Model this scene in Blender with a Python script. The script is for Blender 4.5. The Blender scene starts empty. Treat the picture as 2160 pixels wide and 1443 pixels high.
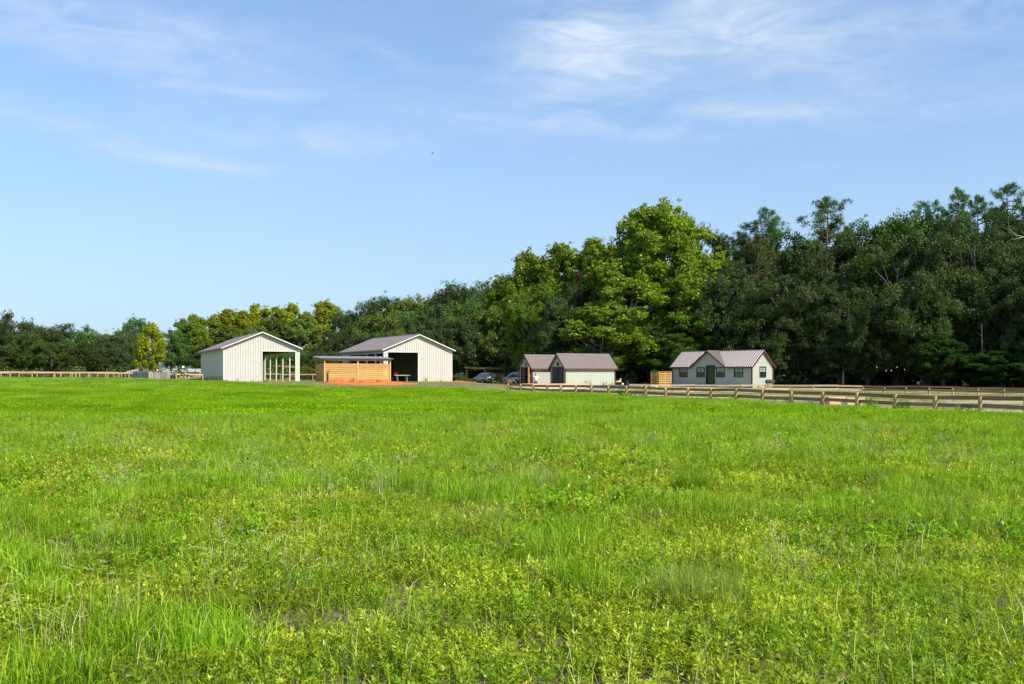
import bpy, bmesh, math, random
import numpy as np
from mathutils import Vector, Matrix
R = math.radians
rnd = random.Random(7)
nr = np.random.default_rng(11)
S = bpy.context.scene
COL = S.collection
F, HZ, CH = 2100.0, 789.0, 1.72          # focal length in photo pixels, horizon row, eye height

# ------------------------------------------------------------------ camera
cam = bpy.data.cameras.new('camera'); cam.lens = 35.0; cam.sensor_width = 36.0
cam.shift_y = 0.03125; cam.clip_start = 0.1; cam.clip_end = 4000
co = bpy.data.objects.new('camera', cam); co.location = (0, 0, CH); co.rotation_euler = (R(90), 0, 0)
COL.objects.link(co); S.camera = co

# ------------------------------------------------------------------ light
SUN_AZ, SUN_EL = 36.0, 41.0             # degrees from +X towards the camera side, and up
sdir = Vector((math.cos(R(SUN_AZ)) * math.cos(R(SUN_EL)), -math.sin(R(SUN_AZ)) * math.cos(R(SUN_EL)), math.sin(R(SUN_EL))))
sl = bpy.data.lights.new('sun', 'SUN'); sl.energy = 5.0; sl.angle = R(0.53); sl.color = (1.0, 0.93, 0.80)
so = bpy.data.objects.new('sun', sl); so.rotation_euler = sdir.to_track_quat('Z', 'Y').to_euler(); so.location = (40, -30, 60)
COL.objects.link(so)
S.view_settings.view_transform = 'Standard'; S.view_settings.look = 'None'
S.view_settings.exposure = 0.38; S.view_settings.gamma = 1; S.view_settings.use_curve_mapping = False

W = bpy.data.worlds.new('World'); S.world = W; W.use_nodes = True
wt = W.node_tree; wn = wt.nodes; wl = wt.links
for n in list(wn): wn.remove(n)
def N(tree, typ, **kw):
    n = tree.nodes.new(typ)
    for k, v in kw.items():
        if k.startswith('i_'):
            key = k[2:]; key = int(key) if key.isdigit() else key.replace('_', ' ')
            n.inputs[key].default_value = v
        else: setattr(n, k, v)
    return n
def M(tree, op, a, b=None, c=None, clamp=False):
    n = tree.nodes.new('ShaderNodeMath'); n.operation = op; n.use_clamp = clamp
    for i, v in enumerate((a, b, c)):
        if v is None: continue
        if isinstance(v, (int, float)): n.inputs[i].default_value = v
        else: tree.links.new(v, n.inputs[i])
    return n.outputs[0]
sky = N(wt, 'ShaderNodeTexSky', sky_type='NISHITA', sun_disc=False, sun_elevation=R(SUN_EL),
        sun_rotation=R(90 + SUN_AZ), altitude=50, air_density=1.0, dust_density=1.2, ozone_density=2.0)
tc = N(wt, 'ShaderNodeTexCoord')
sx = N(wt, 'ShaderNodeSeparateXYZ'); wl.new(tc.outputs['Generated'], sx.inputs[0])
az = M(wt, 'ARCTAN2', sx.outputs[0], sx.outputs[1])
el = M(wt, 'ARCSINE', sx.outputs[2])
ae = N(wt, 'ShaderNodeCombineXYZ'); wl.new(az, ae.inputs[0]); wl.new(el, ae.inputs[1])
# wispy noise, warped
def noise(tree, vec, scale, detail=6, rough=.55, dist=0.0):
    n = N(tree, 'ShaderNodeTexNoise', i_Scale=scale, i_Detail=detail, i_Roughness=rough, i_Distortion=dist)
    if vec is not None: tree.links.new(vec, n.inputs['Vector'])
    return n
wm = N(wt, 'ShaderNodeMapping'); wm.inputs['Rotation'].default_value = (0, 0, R(6)); wm.inputs['Scale'].default_value = (1.0, 4.5, 1)
wl.new(ae.outputs[0], wm.inputs[0])
w1 = noise(wt, wm.outputs[0], 5.0, 9, .62, .7)
wm2 = N(wt, 'ShaderNodeMapping'); wm2.inputs['Rotation'].default_value = (0, 0, R(-16)); wm2.inputs['Scale'].default_value = (1.6, 5.0, 1)
wl.new(ae.outputs[0], wm2.inputs[0])
w2 = noise(wt, wm2.outputs[0], 7.0, 9, .6, 1.1)
def blob(px, py, rx, ry, rot, amp):
    a = math.atan((px - 1080) / F); e = math.atan((HZ - py) / F * math.cos(a))
    m = N(wt, 'ShaderNodeMapping', vector_type='TEXTURE')
    m.inputs['Location'].default_value = (a, e, 0); m.inputs['Rotation'].default_value = (0, 0, R(rot)); m.inputs['Scale'].default_value = (rx / F, ry / F, 1)
    wl.new(ae.outputs[0], m.inputs[0])
    l = N(wt, 'ShaderNodeVectorMath', operation='LENGTH'); wl.new(m.outputs[0], l.inputs[0])
    g = M(wt, 'EXPONENT', M(wt, 'MULTIPLY', M(wt, 'POWER', l.outputs['Value'], 2.0), -1.0))
    return M(wt, 'MULTIPLY', g, amp)
blobs = [(1400, 100, 260, 110, 8, .55), (1225, 120, 110, 110, 60, .55), (1640, 70, 220, 70, -25, .42), (1180, 80, 120, 60, 20, .35),
         (1560, 235, 190, 16, -3, .42), (1210, 262, 260, 12, -3, .35), (1400, 288, 160, 10, -4, .3), (1345, 245, 45, 7, 40, .5),
         (230, 95, 320, 40, -5, .42), (150, 20, 400, 30, -3, .45), (60, 240, 200, 22, -10, .4),
         (400, 340, 170, 16, -5, .7), (620, 300, 240, 26, -2, .4), (480, 190, 120, 10, 0, .4), (800, 110, 90, 14, -18, .35),
         (2050, 20, 300, 60, 0, .35), (1900, 210, 350, 50, 0, .2), (700, 250, 500, 60, 0, .15)]
acc = None
for b in blobs:
    v = blob(*b); acc = v if acc is None else M(wt, 'ADD', acc, v)
acc = M(wt, 'MULTIPLY', M(wt, 'ADD', acc, .07), 1.25)
wisp = N(wt, 'ShaderNodeMapRange', interpolation_type='SMOOTHSTEP'); wl.new(w1.outputs[0], wisp.inputs[0])
wisp.inputs[1].default_value = .22; wisp.inputs[2].default_value = .78
wisp2 = N(wt, 'ShaderNodeMapRange', interpolation_type='SMOOTHSTEP'); wl.new(w2.outputs[0], wisp2.inputs[0])
wisp2.inputs[1].default_value = .35; wisp2.inputs[2].default_value = .7
wis = M(wt, 'ADD', M(wt, 'MULTIPLY', wisp.outputs[0], .65), M(wt, 'MULTIPLY', wisp2.outputs[0], .45))
dens = M(wt, 'MULTIPLY', acc, wis, clamp=True)
# keep thin air veil near the horizon
hz = N(wt, 'ShaderNodeMapRange', interpolation_type='SMOOTHSTEP'); wl.new(el, hz.inputs[0])
hz.inputs[1].default_value = -.02; hz.inputs[2].default_value = .34; hz.inputs[3].default_value = .62; hz.inputs[4].default_value = .24
tint = N(wt, 'ShaderNodeMix', data_type='RGBA', blend_type='MULTIPLY'); tint.inputs[0].default_value = 1
wl.new(sky.outputs[0], tint.inputs[6]); tint.inputs[7].default_value = (1.02, 1.36, 1.60, 1)
veil = N(wt, 'ShaderNodeMix', data_type='RGBA'); wl.new(hz.outputs[0], veil.inputs[0]); wl.new(tint.outputs[2], veil.inputs[6])
veil.inputs[7].default_value = (4.2, 5.15, 6.55, 1)
cl = N(wt, 'ShaderNodeMix', data_type='RGBA'); wl.new(dens, cl.inputs[0]); wl.new(veil.outputs[2], cl.inputs[6])
cl.inputs[7].default_value = (5.4, 6.3, 7.7, 1)
bg = N(wt, 'ShaderNodeBackground'); bg.inputs[1].default_value = 0.10
wl.new(cl.outputs[2], bg.inputs[0])
wo = N(wt, 'ShaderNodeOutputWorld'); wl.new(bg.outputs[0], wo.inputs[0])

# ------------------------------------------------------------------ materials
def newmat(name):
    m = bpy.data.materials.new(name); m.use_nodes = True
    t = m.node_tree
    for n in list(t.nodes): t.nodes.remove(n)
    o = t.nodes.new('ShaderNodeOutputMaterial')
    return m, t, o
def mixc(t, fac, a, b, typ='MIX'):
    n = N(t, 'ShaderNodeMix', data_type='RGBA', blend_type=typ)
    for i, v in ((0, fac), (6, a), (7, b)):
        if isinstance(v, tuple): n.inputs[i].default_value = v if len(v) == 4 else (*v, 1)
        elif isinstance(v, (int, float)): n.inputs[i].default_value = v
        else: t.links.new(v, n.inputs[i])
    return n.outputs[2]
def rng(t, v, a, b, c=0.0, d=1.0):
    n = N(t, 'ShaderNodeMapRange', interpolation_type='SMOOTHSTEP'); t.links.new(v, n.inputs[0])
    for i, x in enumerate((a, b, c, d)): n.inputs[i + 1].default_value = x
    return n.outputs[0]
def surf(name, col, col2=None, rough=.7, scale=3.0, stretch=(1, 1, 1), metal=0.0, bump=.2, amt=.5, spec=.4, dirt=None, dirt_h=.5, emis=None, rand=0.0):
    """painted / timber / metal surface with grain, wear and an optional dirt band rising from the base"""
    m, t, o = newmat(name)
    tc = N(t, 'ShaderNodeTexCoord'); mp = N(t, 'ShaderNodeMapping'); mp.inputs['Scale'].default_value = stretch
    t.links.new(tc.outputs['Object'], mp.inputs[0])
    n1 = noise(t, mp.outputs[0], scale, 8, .6, .3); n2 = noise(t, mp.outputs[0], scale * 9, 4, .6)
    c2 = col2 or tuple(x * .7 for x in col)
    f = M(t, 'MULTIPLY', rng(t, n1.outputs[0], .35, .68), amt)
    c = mixc(t, f, col, c2)
    c = mixc(t, M(t, 'MULTIPLY', rng(t, n2.outputs[0], .4, .7), .25), c, tuple(x * .8 for x in col))
    if rand:
        oi = N(t, 'ShaderNodeObjectInfo'); hs = N(t, 'ShaderNodeHueSaturation'); t.links.new(c, hs.inputs['Color'])
        t.links.new(rng(t, oi.outputs['Random'], 0, 1, 1 - rand, 1 + rand), hs.inputs['Value']); c = hs.outputs[0]
    if dirt:
        sp = N(t, 'ShaderNodeSeparateXYZ'); t.links.new(tc.outputs['Object'], sp.inputs[0])
        hgt = M(t, 'ADD', sp.outputs[2], M(t, 'MULTIPLY', M(t, 'SUBTRACT', n1.outputs[0], .5), -.8 * dirt_h))
        c = mixc(t, rng(t, hgt, 0, dirt_h, .8, 0), c, dirt)
    p = N(t, 'ShaderNodeBsdfPrincipled'); t.links.new(c, p.inputs['Base Color'])
    p.inputs['Roughness'].default_value = rough; p.inputs['Metallic'].default_value = metal
    p.inputs['Specular IOR Level'].default_value = spec
    if emis: p.inputs['Emission Color'].default_value = (*emis[0], 1); p.inputs['Emission Strength'].default_value = emis[1]
    if bump:
        b = N(t, 'ShaderNodeBump', i_Strength=bump, i_Distance=.02); t.links.new(n2.outputs[0], b.inputs['Height']); t.links.new(b.outputs[0], p.inputs['Normal'])
    t.links.new(p.outputs[0], o.inputs[0]); return m
def foliage(name, cols, trans=.35, var=.12, rough=.6, world=0.0, wcol=None, gloss=.04, hv=.5):
    m, t, o = newmat(name)
    at = N(t, 'ShaderNodeAttribute', attribute_name='tint')
    oi = N(t, 'ShaderNodeObjectInfo')
    f = M(t, 'ADD', at.outputs['Fac'], M(t, 'MULTIPLY', M(t, 'SUBTRACT', oi.outputs['Random'], .5), var), clamp=True)
    r = N(t, 'ShaderNodeValToRGB'); t.links.new(f, r.inputs[0])
    e = r.color_ramp.elements
    e[0].color = (*cols[0], 1); e[1].color = (*cols[-1], 1)
    for i, c in enumerate(cols[1:-1]): k = e.new((i + 1) / (len(cols) - 1)); k.color = (*c, 1)
    c = r.outputs[0]
    if world:
        g = N(t, 'ShaderNodeNewGeometry'); nn = noise(t, g.outputs['Position'], world, 4, .6)
        c = mixc(t, rng(t, nn.outputs[0], .42, .62), c, mixc(t, .75, c, wcol))
    hs = N(t, 'ShaderNodeHueSaturation'); t.links.new(c, hs.inputs['Color'])
    t.links.new(rng(t, oi.outputs['Random'], 0, 1, .5 - .02 * hv, .5 + .02 * hv), hs.inputs['Hue'])
    t.links.new(rng(t, oi.outputs['Random'], 0, 1, 1 - .25 * hv, 1 + .25 * hv), hs.inputs['Value'])
    c = hs.outputs[0]
    d = N(t, 'ShaderNodeBsdfDiffuse'); t.links.new(c, d.inputs[0])
    tr = N(t, 'ShaderNodeBsdfTranslucent'); t.links.new(mixc(t, 1, c, (1.25, 1.15, .55), 'MULTIPLY'), tr.inputs[0])
    ms = N(t, 'ShaderNodeMixShader', i_0=trans); t.links.new(d.outputs[0], ms.inputs[1]); t.links.new(tr.outputs[0], ms.inputs[2])
    gl = N(t, 'ShaderNodeBsdfGlossy', i_Roughness=.42); gl.inputs[0].default_value = (.9, .95, .9, 1)
    m2 = N(t, 'ShaderNodeMixShader', i_0=gloss); t.links.new(ms.outputs[0], m2.inputs[1]); t.links.new(gl.outputs[0], m2.inputs[2])
    t.links.new(m2.outputs[0], o.inputs[0]); return m

# ------------------------------------------------------------------ object helpers
def link(o, parent=None):
    COL.objects.link(o)
    if parent is not None: o.parent = parent
    return o
def thing(name, label, cat, loc=(0, 0, 0), rz=0.0, group=None):
    o = bpy.data.objects.new(name, None); o.empty_display_size = .3
    link(o); o.location = loc; o.rotation_euler = (0, 0, rz)
    o['label'] = label; o['category'] = cat
    if group: o['group'] = group
    return o
def tag(o, label, cat, group=None):
    o['label'] = label; o['category'] = cat
    if group: o['group'] = group
    return o
class MB:
    def __init__(s): s.v = []; s.f = []
    def add(s, vs, fs):
        k = len(s.v); s.v += [tuple(p) for p in vs]; s.f += [tuple(i + k for i in f) for f in fs]; return s
    def hexa(s, p):      # 8 points: bottom 4 ccw, top 4 ccw
        return s.add(p, [(3, 2, 1, 0), (4, 5, 6, 7), (0, 1, 5, 4), (1, 2, 6, 5), (2, 3, 7, 6), (3, 0, 4, 7)])
    def box(s, x0, x1, y0, y1, z0, z1):
        return s.hexa([(x0, y0, z0), (x1, y0, z0), (x1, y1, z0), (x0, y1, z0), (x0, y0, z1), (x1, y0, z1), (x1, y1, z1), (x0, y1, z1)])
    def bar(s, a, b, w, h, up=(0, 0, 1)):
        a = Vector(a); b = Vector(b); d = (b - a).normalized(); upv = Vector(up)
        if abs(d.dot(upv)) > .98: upv = Vector((1, 0, 0))
        sd = d.cross(upv).normalized() * w / 2; u = sd.cross(d).normalized() * h / 2
        return s.hexa([a - sd - u, a + sd - u, b + sd - u, b - sd - u, a - sd + u, a + sd + u, b + sd + u, b - sd + u])
    def tube(s, pts, rad, n=6, cap=True):
        pts = [Vector(p) for p in pts]; k = len(s.v); 
        for i, p in enumerate(pts):
            d = (pts[min(i + 1, len(pts) - 1)] - pts[max(i - 1, 0)]).normalized()
            a = Vector((0, 0, 1)) if abs(d.z) < .9 else Vector((1, 0, 0))
            x = d.cross(a).normalized(); y = d.cross(x)
            for j in range(n):
                t = 2 * math.pi * j / n; q = p + (x * math.cos(t) + y * math.sin(t)) * rad[i]; s.v.append(tuple(q))
        for i in range(len(pts) - 1):
            for j in range(n): s.f.append((k + i * n + j, k + i * n + (j + 1) % n, k + (i + 1) * n + (j + 1) % n, k + (i + 1) * n + j))
        if cap: s.f.append(tuple(k + j for j in range(n))[::-1]); s.f.append(tuple(k + (len(pts) - 1) * n + j for j in range(n)))
        return s
    def disc(s, c, axis, r0, r1, h, n=16):
        c = Vector(c); a = Vector(axis).normalized()
        return s.tube([c - a * h / 2, c + a * h / 2], [r0, r1], n)
    def mesh(s, name, smooth=False, bevel=0):
        me = bpy.data.meshes.new(name); me.from_pydata(s.v, [], s.f); me.update()
        bm = bmesh.new(); bm.from_mesh(me); bmesh.ops.recalc_face_normals(bm, faces=bm.faces)
        if bevel: bmesh.ops.bevel(bm, geom=bm.edges[:], offset=bevel, segments=1, affect='EDGES')
        bm.to_mesh(me); bm.free()
        if smooth: me.polygons.foreach_set('use_smooth', [True] * len(me.polygons))
        return me
    def obj(s, name, mat, parent=None, smooth=False, bevel=0, label=None):
        o = bpy.data.objects.new(name, s.mesh(name, smooth, bevel)); o.data.materials.append(mat); link(o, parent)
        if label: o['label'] = label
        return o
def npmesh(name, verts, quads=None, tris=None, tint=None, mat=None, smooth=False):
    me = bpy.data.meshes.new(name); nv = len(verts)
    nq = 0 if quads is None else len(quads); nt = 0 if tris is None else len(tris)
    me.vertices.add(nv); me.vertices.foreach_set('co', np.asarray(verts, np.float32).ravel())
    li = []; ls = []; lt = []; k = 0
    if nq: li.append(np.asarray(quads).ravel()); ls.append(np.arange(nq) * 4); lt.append(np.full(nq, 4)); k = nq * 4
    if nt: li.append(np.asarray(tris).ravel()); ls.append(k + np.arange(nt) * 3); lt.append(np.full(nt, 3))
    li = np.concatenate(li).astype(np.int32); me.loops.add(len(li)); me.loops.foreach_set('vertex_index', li)
    me.polygons.add(nq + nt); me.polygons.foreach_set('loop_start', np.concatenate(ls).astype(np.int32))
    me.update(calc_edges=True); 
    if tint is not None:
        a = me.attributes.new('tint', 'FLOAT', 'POINT'); a.data.foreach_set('value', np.asarray(tint, np.float32))
    if smooth: me.polygons.foreach_set('use_smooth', np.ones(nq + nt, bool))
    me.validate()
    if mat: me.materials.append(mat)
    return me
def skin(name, nodes, edges, mat, parent=None, sub=2, root=0):
    """one continuous surface grown round a skeleton: nodes = (x,y,z,r)"""
    me = bpy.data.meshes.new(name); me.from_pydata([n[:3] for n in nodes], edges, [])
    o = bpy.data.objects.new(name, me); COL.objects.link(o)
    md = o.modifiers.new('skin', 'SKIN'); md.use_smooth_shade = True
    for i, n in enumerate(nodes):
        r = n[3] if isinstance(n[3], tuple) else (n[3], n[3]); me.skin_vertices[0].data[i].radius = r
    me.skin_vertices[0].data[root].use_root = True
    sb = o.modifiers.new('sub', 'SUBSURF'); sb.levels = sub; sb.render_levels = sub
    dg = bpy.context.evaluated_depsgraph_get()
    m2 = bpy.data.meshes.new_from_object(o.evaluated_get(dg))
    bpy.data.objects.remove(o); bpy.data.meshes.remove(me); m2.name = name
    m2.polygons.foreach_set('use_smooth', [True] * len(m2.polygons)); m2.materials.clear(); m2.materials.append(mat)
    o = bpy.data.objects.new(name, m2); return link(o, parent)
def dup(root, loc, rz, label=None, group=None, scale=None):
    r = root.copy(); COL.objects.link(r); r.location = loc; r.rotation_euler = (0, 0, rz)
    if label: r['label'] = label
    if group: r['group'] = group
    if scale: r.scale = scale
    for ch in root.children:
        c = ch.copy(); COL.objects.link(c); c.parent = r
        for g in ch.children: d = g.copy(); COL.objects.link(d); d.parent = c
    return r

# ------------------------------------------------------------------ terrain
TX = np.array([-900, -60, -45, -34, -20, -8, 0, 6, 26, 45, 900.])
TY = np.array([-300, 45, 60, 75, 88, 98, 108, 118, 130, 145, 175, 1500.])
TZ = np.array([
    [0]*11, [0, 0, 0, 0, 0, 0, 0, -.04, -.15, -.15, 0],
    [.1, .1, .1, .05, .05, 0, 0, -.02, -.10, -.10, 0],
    [.4, .35, .32, .25, .2, .08, 0, 0, -.05, -.05, 0],
    [.8, .7, .65, .5, .38, .22, .02, 0, 0, 0, 0],
    [1., .95, .9, .68, .58, .46, .22, .18, .1, .03, 0],
    [1.1, 1.08, 1.02, .76, .84, .70, .42, .44, .21, .1, 0],
    [1.1, 1.1, 1.0, .76, .82, .72, .42, .42, .23, .1, 0],
    [1.1, 1.1, 1.0, .75, .74, .68, .32, .35, .23, .1, 0],
    [1.1, 1.1, 1.0, .75, .70, .45, .25, .25, .2, .1, 0],
    [1.1, 1.1, 1.0, .7, .6, .4, .3, .25, .2, .1, 0],
    [2.]*11])
def gz(x, y):
    x = np.asarray(x, float); y = np.asarray(y, float)
    i = np.clip(np.searchsorted(TX, x) - 1, 0, len(TX) - 2); j = np.clip(np.searchsorted(TY, y) - 1, 0, len(TY) - 2)
    a = np.clip((x - TX[i]) / (TX[i + 1] - TX[i]), 0, 1); b = np.clip((y - TY[j]) / (TY[j + 1] - TY[j]), 0, 1)
    a = a * a * (3 - 2 * a); b = b * (.6 + .4 * b * (3 - 2 * b))
    z = (TZ[j, i] * (1 - a) + TZ[j, i + 1] * a) * (1 - b) + (TZ[j + 1, i] * (1 - a) + TZ[j + 1, i + 1] * a) * b
    z = z + .025 * np.sin(x * .9 + .4 * y) * np.sin(y * .7) * (y < 95) + .03 * np.sin(x * .31) * np.cos(y * .27) * (y < 95)
    return z
def g1(x, y): return float(gz(x, y))
def at(px, Y, dz=0.0):
    X = (px - 1080) / F * Y; return (X, Y, g1(X, Y) + dz)
def zat(py, Y): return CH + (HZ - py) * Y / F

def axis_pts(lo, hi, fine_lo, fine_hi, step):
    a = list(np.arange(fine_lo, fine_hi + .01, step)); s = step
    x = fine_lo; l = []
    while x > lo: s *= 1.35; x -= s; l.append(max(x, lo))
    s = step; x = fine_hi; h = []
    while x < hi: s *= 1.35; x += s; h.append(min(x, hi))
    return np.array(l[::-1] + a + h)
gx = axis_pts(-1500, 1500, -70, 70, .7); gy = axis_pts(-400, 2500, 0, 140, .7)
GX, GY = np.meshgrid(gx, gy); GZ = gz(GX, GY)
gv = np.stack([GX.ravel(), GY.ravel(), GZ.ravel()], 1)
nx, ny = len(gx), len(gy); ii, jj = np.meshgrid(np.arange(nx - 1), np.arange(ny - 1)); b0 = (jj * nx + ii).ravel()
gq = np.stack([b0, b0 + 1, b0 + nx + 1, b0 + nx], 1)
m_ground, t, o = newmat('ground')
ge = N(t, 'ShaderNodeNewGeometry'); P = ge.outputs['Position']
sp = N(t, 'ShaderNodeSeparateXYZ'); t.links.new(P, sp.inputs[0])
big = noise(t, P, .10, 5, .6); mid = noise(t, P, .55, 6, .65, .4); fin = noise(t, P, 6, 6, .7); vf = noise(t, P, 45, 4, .7)
soil = mixc(t, rng(t, mid.outputs[0], .4, .62), (.12, .082, .050), (.25, .185, .125))
soil = mixc(t, M(t, 'MULTIPLY', rng(t, vf.outputs[0], .45, .65), .6), soil, (.06, .07, .025))
ax_ = M(t, 'ABSOLUTE', sp.outputs[0]); olive = mixc(t, rng(t, fin.outputs[0], .35, .65), (.06, .10, .018), (.13, .19, .035))
soil = mixc(t, M(t, 'MAXIMUM', rng(t, sp.outputs[1], 11, 17), rng(t, ax_, 7, 11)), soil, olive)
mown = mixc(t, rng(t, fin.outputs[0], .35, .62), (.20, .22, .07), (.30, .31, .13))
mown = mixc(t, rng(t, mid.outputs[0], .5, .66), mown, (.38, .34, .20))
mst = N(t, 'ShaderNodeMapping'); mst.inputs['Scale'].default_value = (.22, .75, 1); t.links.new(P, mst.inputs[0])
sandn = noise(t, mst.outputs[0], .9, 6, .62, .5)
mown = mixc(t, rng(t, sandn.outputs[0], .50, .57), mown, mixc(t, rng(t, fin.outputs[0], .35, .6), (.46, .38, .29), (.58, .49, .39)))
# bank round the barns: mown grass with brown thatch
bank = mixc(t, rng(t, mid.outputs[0], .38, .62), (.115, .17, .035), (.19, .19, .07))
bank = mixc(t, M(t, 'MULTIPLY', rng(t, fin.outputs[0], .5, .64), .6), bank, (.20, .14, .075))
isleft = rng(t, sp.outputs[0], -6, 2, 1, 0)
far = mixc(t, isleft, mown, bank)
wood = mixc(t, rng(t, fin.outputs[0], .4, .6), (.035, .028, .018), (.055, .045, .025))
# field/mown edge: along the near fence line (on the right) and in front of the barns
edge = M(t, 'ADD', M(t, 'MULTIPLY', sp.outputs[0], .905), M(t, 'MULTIPLY', M(t, 'SUBTRACT', sp.outputs[1], 86.5), .425))
er = rng(t, M(t, 'ADD', edge, M(t, 'MULTIPLY', M(t, 'SUBTRACT', mid.outputs[0], .5), 1.5)), -1.1, -.3)
lb = rng(t, sp.outputs[1], 86, 89); lb2 = rng(t, M(t, 'ADD', sp.outputs[1], sp.outputs[0]), 60, 68)
lf = M(t, 'MULTIPLY', lb, lb2)
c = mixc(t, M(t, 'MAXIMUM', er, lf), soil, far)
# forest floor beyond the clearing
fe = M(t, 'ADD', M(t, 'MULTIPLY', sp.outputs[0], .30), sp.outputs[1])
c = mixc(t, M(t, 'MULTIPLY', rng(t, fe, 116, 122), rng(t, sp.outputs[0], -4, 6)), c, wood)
p = N(t, 'ShaderNodeBsdfPrincipled', i_Roughness=.95); p.inputs['Specular IOR Level'].default_value = .1
t.links.new(c, p.inputs['Base Color'])
bp = N(t, 'ShaderNodeBump', i_Strength=.6, i_Distance=.05); t.links.new(fin.outputs[0], bp.inputs['Height']); t.links.new(bp.outputs[0], p.inputs['Normal'])
t.links.new(p.outputs[0], o.inputs[0])
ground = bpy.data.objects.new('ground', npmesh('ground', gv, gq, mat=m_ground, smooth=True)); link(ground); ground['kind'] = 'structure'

# ------------------------------------------------------------------ palette
m_cream = surf('cream_siding', (.575, .54, .48), (.52, .487, .425), .55, .8, amt=.5, bump=0, dirt=(.55, .33, .18), dirt_h=.28)
m_cream_lift = surf('cream_siding_shade_lifted_stained', (.76, .71, .56), (.68, .635, .49), .6, 1.0, amt=.35, bump=0, dirt=(.38, .20, .10), dirt_h=.9)  # cream lightened and warmed to offset blue shade on the barn side, plus dirt band
m_trimw = surf('pale_trim', (.72, .68, .60), None, .5, 2, amt=.15, bump=0)
m_tan = surf('tan_trim', (.40, .29, .21), None, .55, 2, amt=.2, bump=0)
m_roofb = surf('grey_metal_roof', (.175, .145, .145), (.14, .118, .12), .42, .8, amt=.5, bump=.03, spec=.6)
m_roofs = surf('brown_metal_roof', (.20, .155, .135), (.165, .13, .115), .4, .8, amt=.5, bump=.03, spec=.6)
m_roofh = surf('ribbed_brown_metal_roof', (.215, .165, .155), (.18, .14, .135), .35, .8, amt=.4, bump=.03, spec=.8)
m_galv = surf('galvanised_roof', (.33, .35, .39), (.27, .29, .33), .38, 1.5, amt=.5, metal=.3, bump=.05)
m_sage = surf('sage_siding', (.43, .45, .37), (.38, .40, .33), .7, 1.6, (1, 1, .3), amt=.5, bump=.1, dirt=(.30, .27, .20), dirt_h=.25)
m_house = surf('grey_board_siding', (.42, .43, .37), (.37, .385, .33), .7, 1.6, (1, 1, .3), amt=.5, bump=.1, dirt=(.30, .27, .20), dirt_h=.25)
m_rust = surf('oxblood_trim', (.115, .035, .025), (.085, .028, .02), .55, 3, amt=.5, bump=.05)
m_wfr = surf('dark_brown_frame', (.045, .02, .017), None, .5, 3, amt=.3, bump=0)
m_dkdoor = surf('charcoal_door', (.03, .026, .028), (.022, .02, .022), .55, 3, amt=.5, bump=.05)
m_brdoor = surf('unpainted_plywood', (.36, .20, .09), (.27, .15, .07), .7, 3, (6, 6, .6), amt=.6)
m_dark = surf('dark_timber', (.07, .045, .03), (.045, .03, .02), .85, 2, amt=.6)
m_pine = surf('new_pine_board', (.58, .33, .105), (.45, .24, .07), .75, 1.6, (.4, .4, 5), amt=.65, bump=.15, rand=.12, dirt=(.60, .24, .07), dirt_h=.35)
m_pined = surf('new_pine_post', (.68, .41, .13), (.52, .28, .08), .75, 2.0, (4, 4, .5), amt=.6, bump=.15, rand=.08)
m_rail = surf('fence_board', (.68, .50, .31), (.54, .37, .21), .8, 1.3, (.5, .5, 6), amt=.75, bump=.2, rand=.2)
m_railb = surf('brown_fence_board', (.36, .185, .105), (.25, .13, .08), .85, 1.3, (.5, .5, 6), amt=.75, bump=.2, rand=.15)
m_railo = surf('orange_pine_board', (.60, .36, .17), (.46, .27, .13), .8, 1.3, (.5, .5, 6), amt=.7, bump=.2, rand=.12)
m_post = surf('fence_post_timber', (.52, .34, .15), (.36, .23, .11), .85, 2.5, (5, 5, .7), amt=.7, bump=.2, rand=.15)
m_wth = surf('weathered_board', (.42, .38, .34), (.25, .22, .19), .9, 1.5, (5, 5, .4), amt=.8, bump=.2, rand=.25)
m_ply = surf('plywood_sheet', (.72, .49, .27), (.62, .40, .21), .75, 1.2, (.5, 3, 3), amt=.6, bump=.1, rand=.06)
m_black = surf('black_metal', (.02, .02, .021), None, .35, 4, amt=.3, bump=0, spec=.6)
m_steel = surf('grey_steel', (.35, .35, .36), None, .35, 4, metal=.7, amt=.3, bump=0)
m_white = surf('white_plastic', (.75, .75, .73), None, .5, 4, amt=.2, bump=0)
m_rubber = surf('rubber', (.018, .018, .018), None, .85, 4, amt=.3, bump=0)
m_red = surf('red_plastic', (.22, .025, .018), None, .5, 4, amt=.3, bump=0)
m_orange = surf('orange_clay', (.56, .13, .022), (.64, .18, .045), .95, 1.4, amt=.8, bump=.5)
m_concrete = surf('concrete', (.30, .27, .23), None, .9, 2, amt=.5)
def glassmat(name, col, rough=.06):
    m, t, o = newmat(name); p = N(t, 'ShaderNodeBsdfPrincipled', i_Roughness=rough)
    p.inputs['Base Color'].default_value = (*col, 1); p.inputs['Specular IOR Level'].default_value = .9; p.inputs['Coat Weight'].default_value = .4
    t.links.new(p.outputs[0], o.inputs[0]); return m
m_glass = glassmat('window_glass', (.02, .03, .032)); m_cglass = glassmat('car_glass', (.012, .016, .02))
m_curt = surf('pale_curtain', (.30, .42, .39), (.20, .30, .28), .8, 8, (6, 6, .3), amt=.7, bump=0)
m_leadlight = surf('green_door_glass', (.03, .075, .015), (.02, .05, .012), .25, 3, amt=.5, bump=0)

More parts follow.
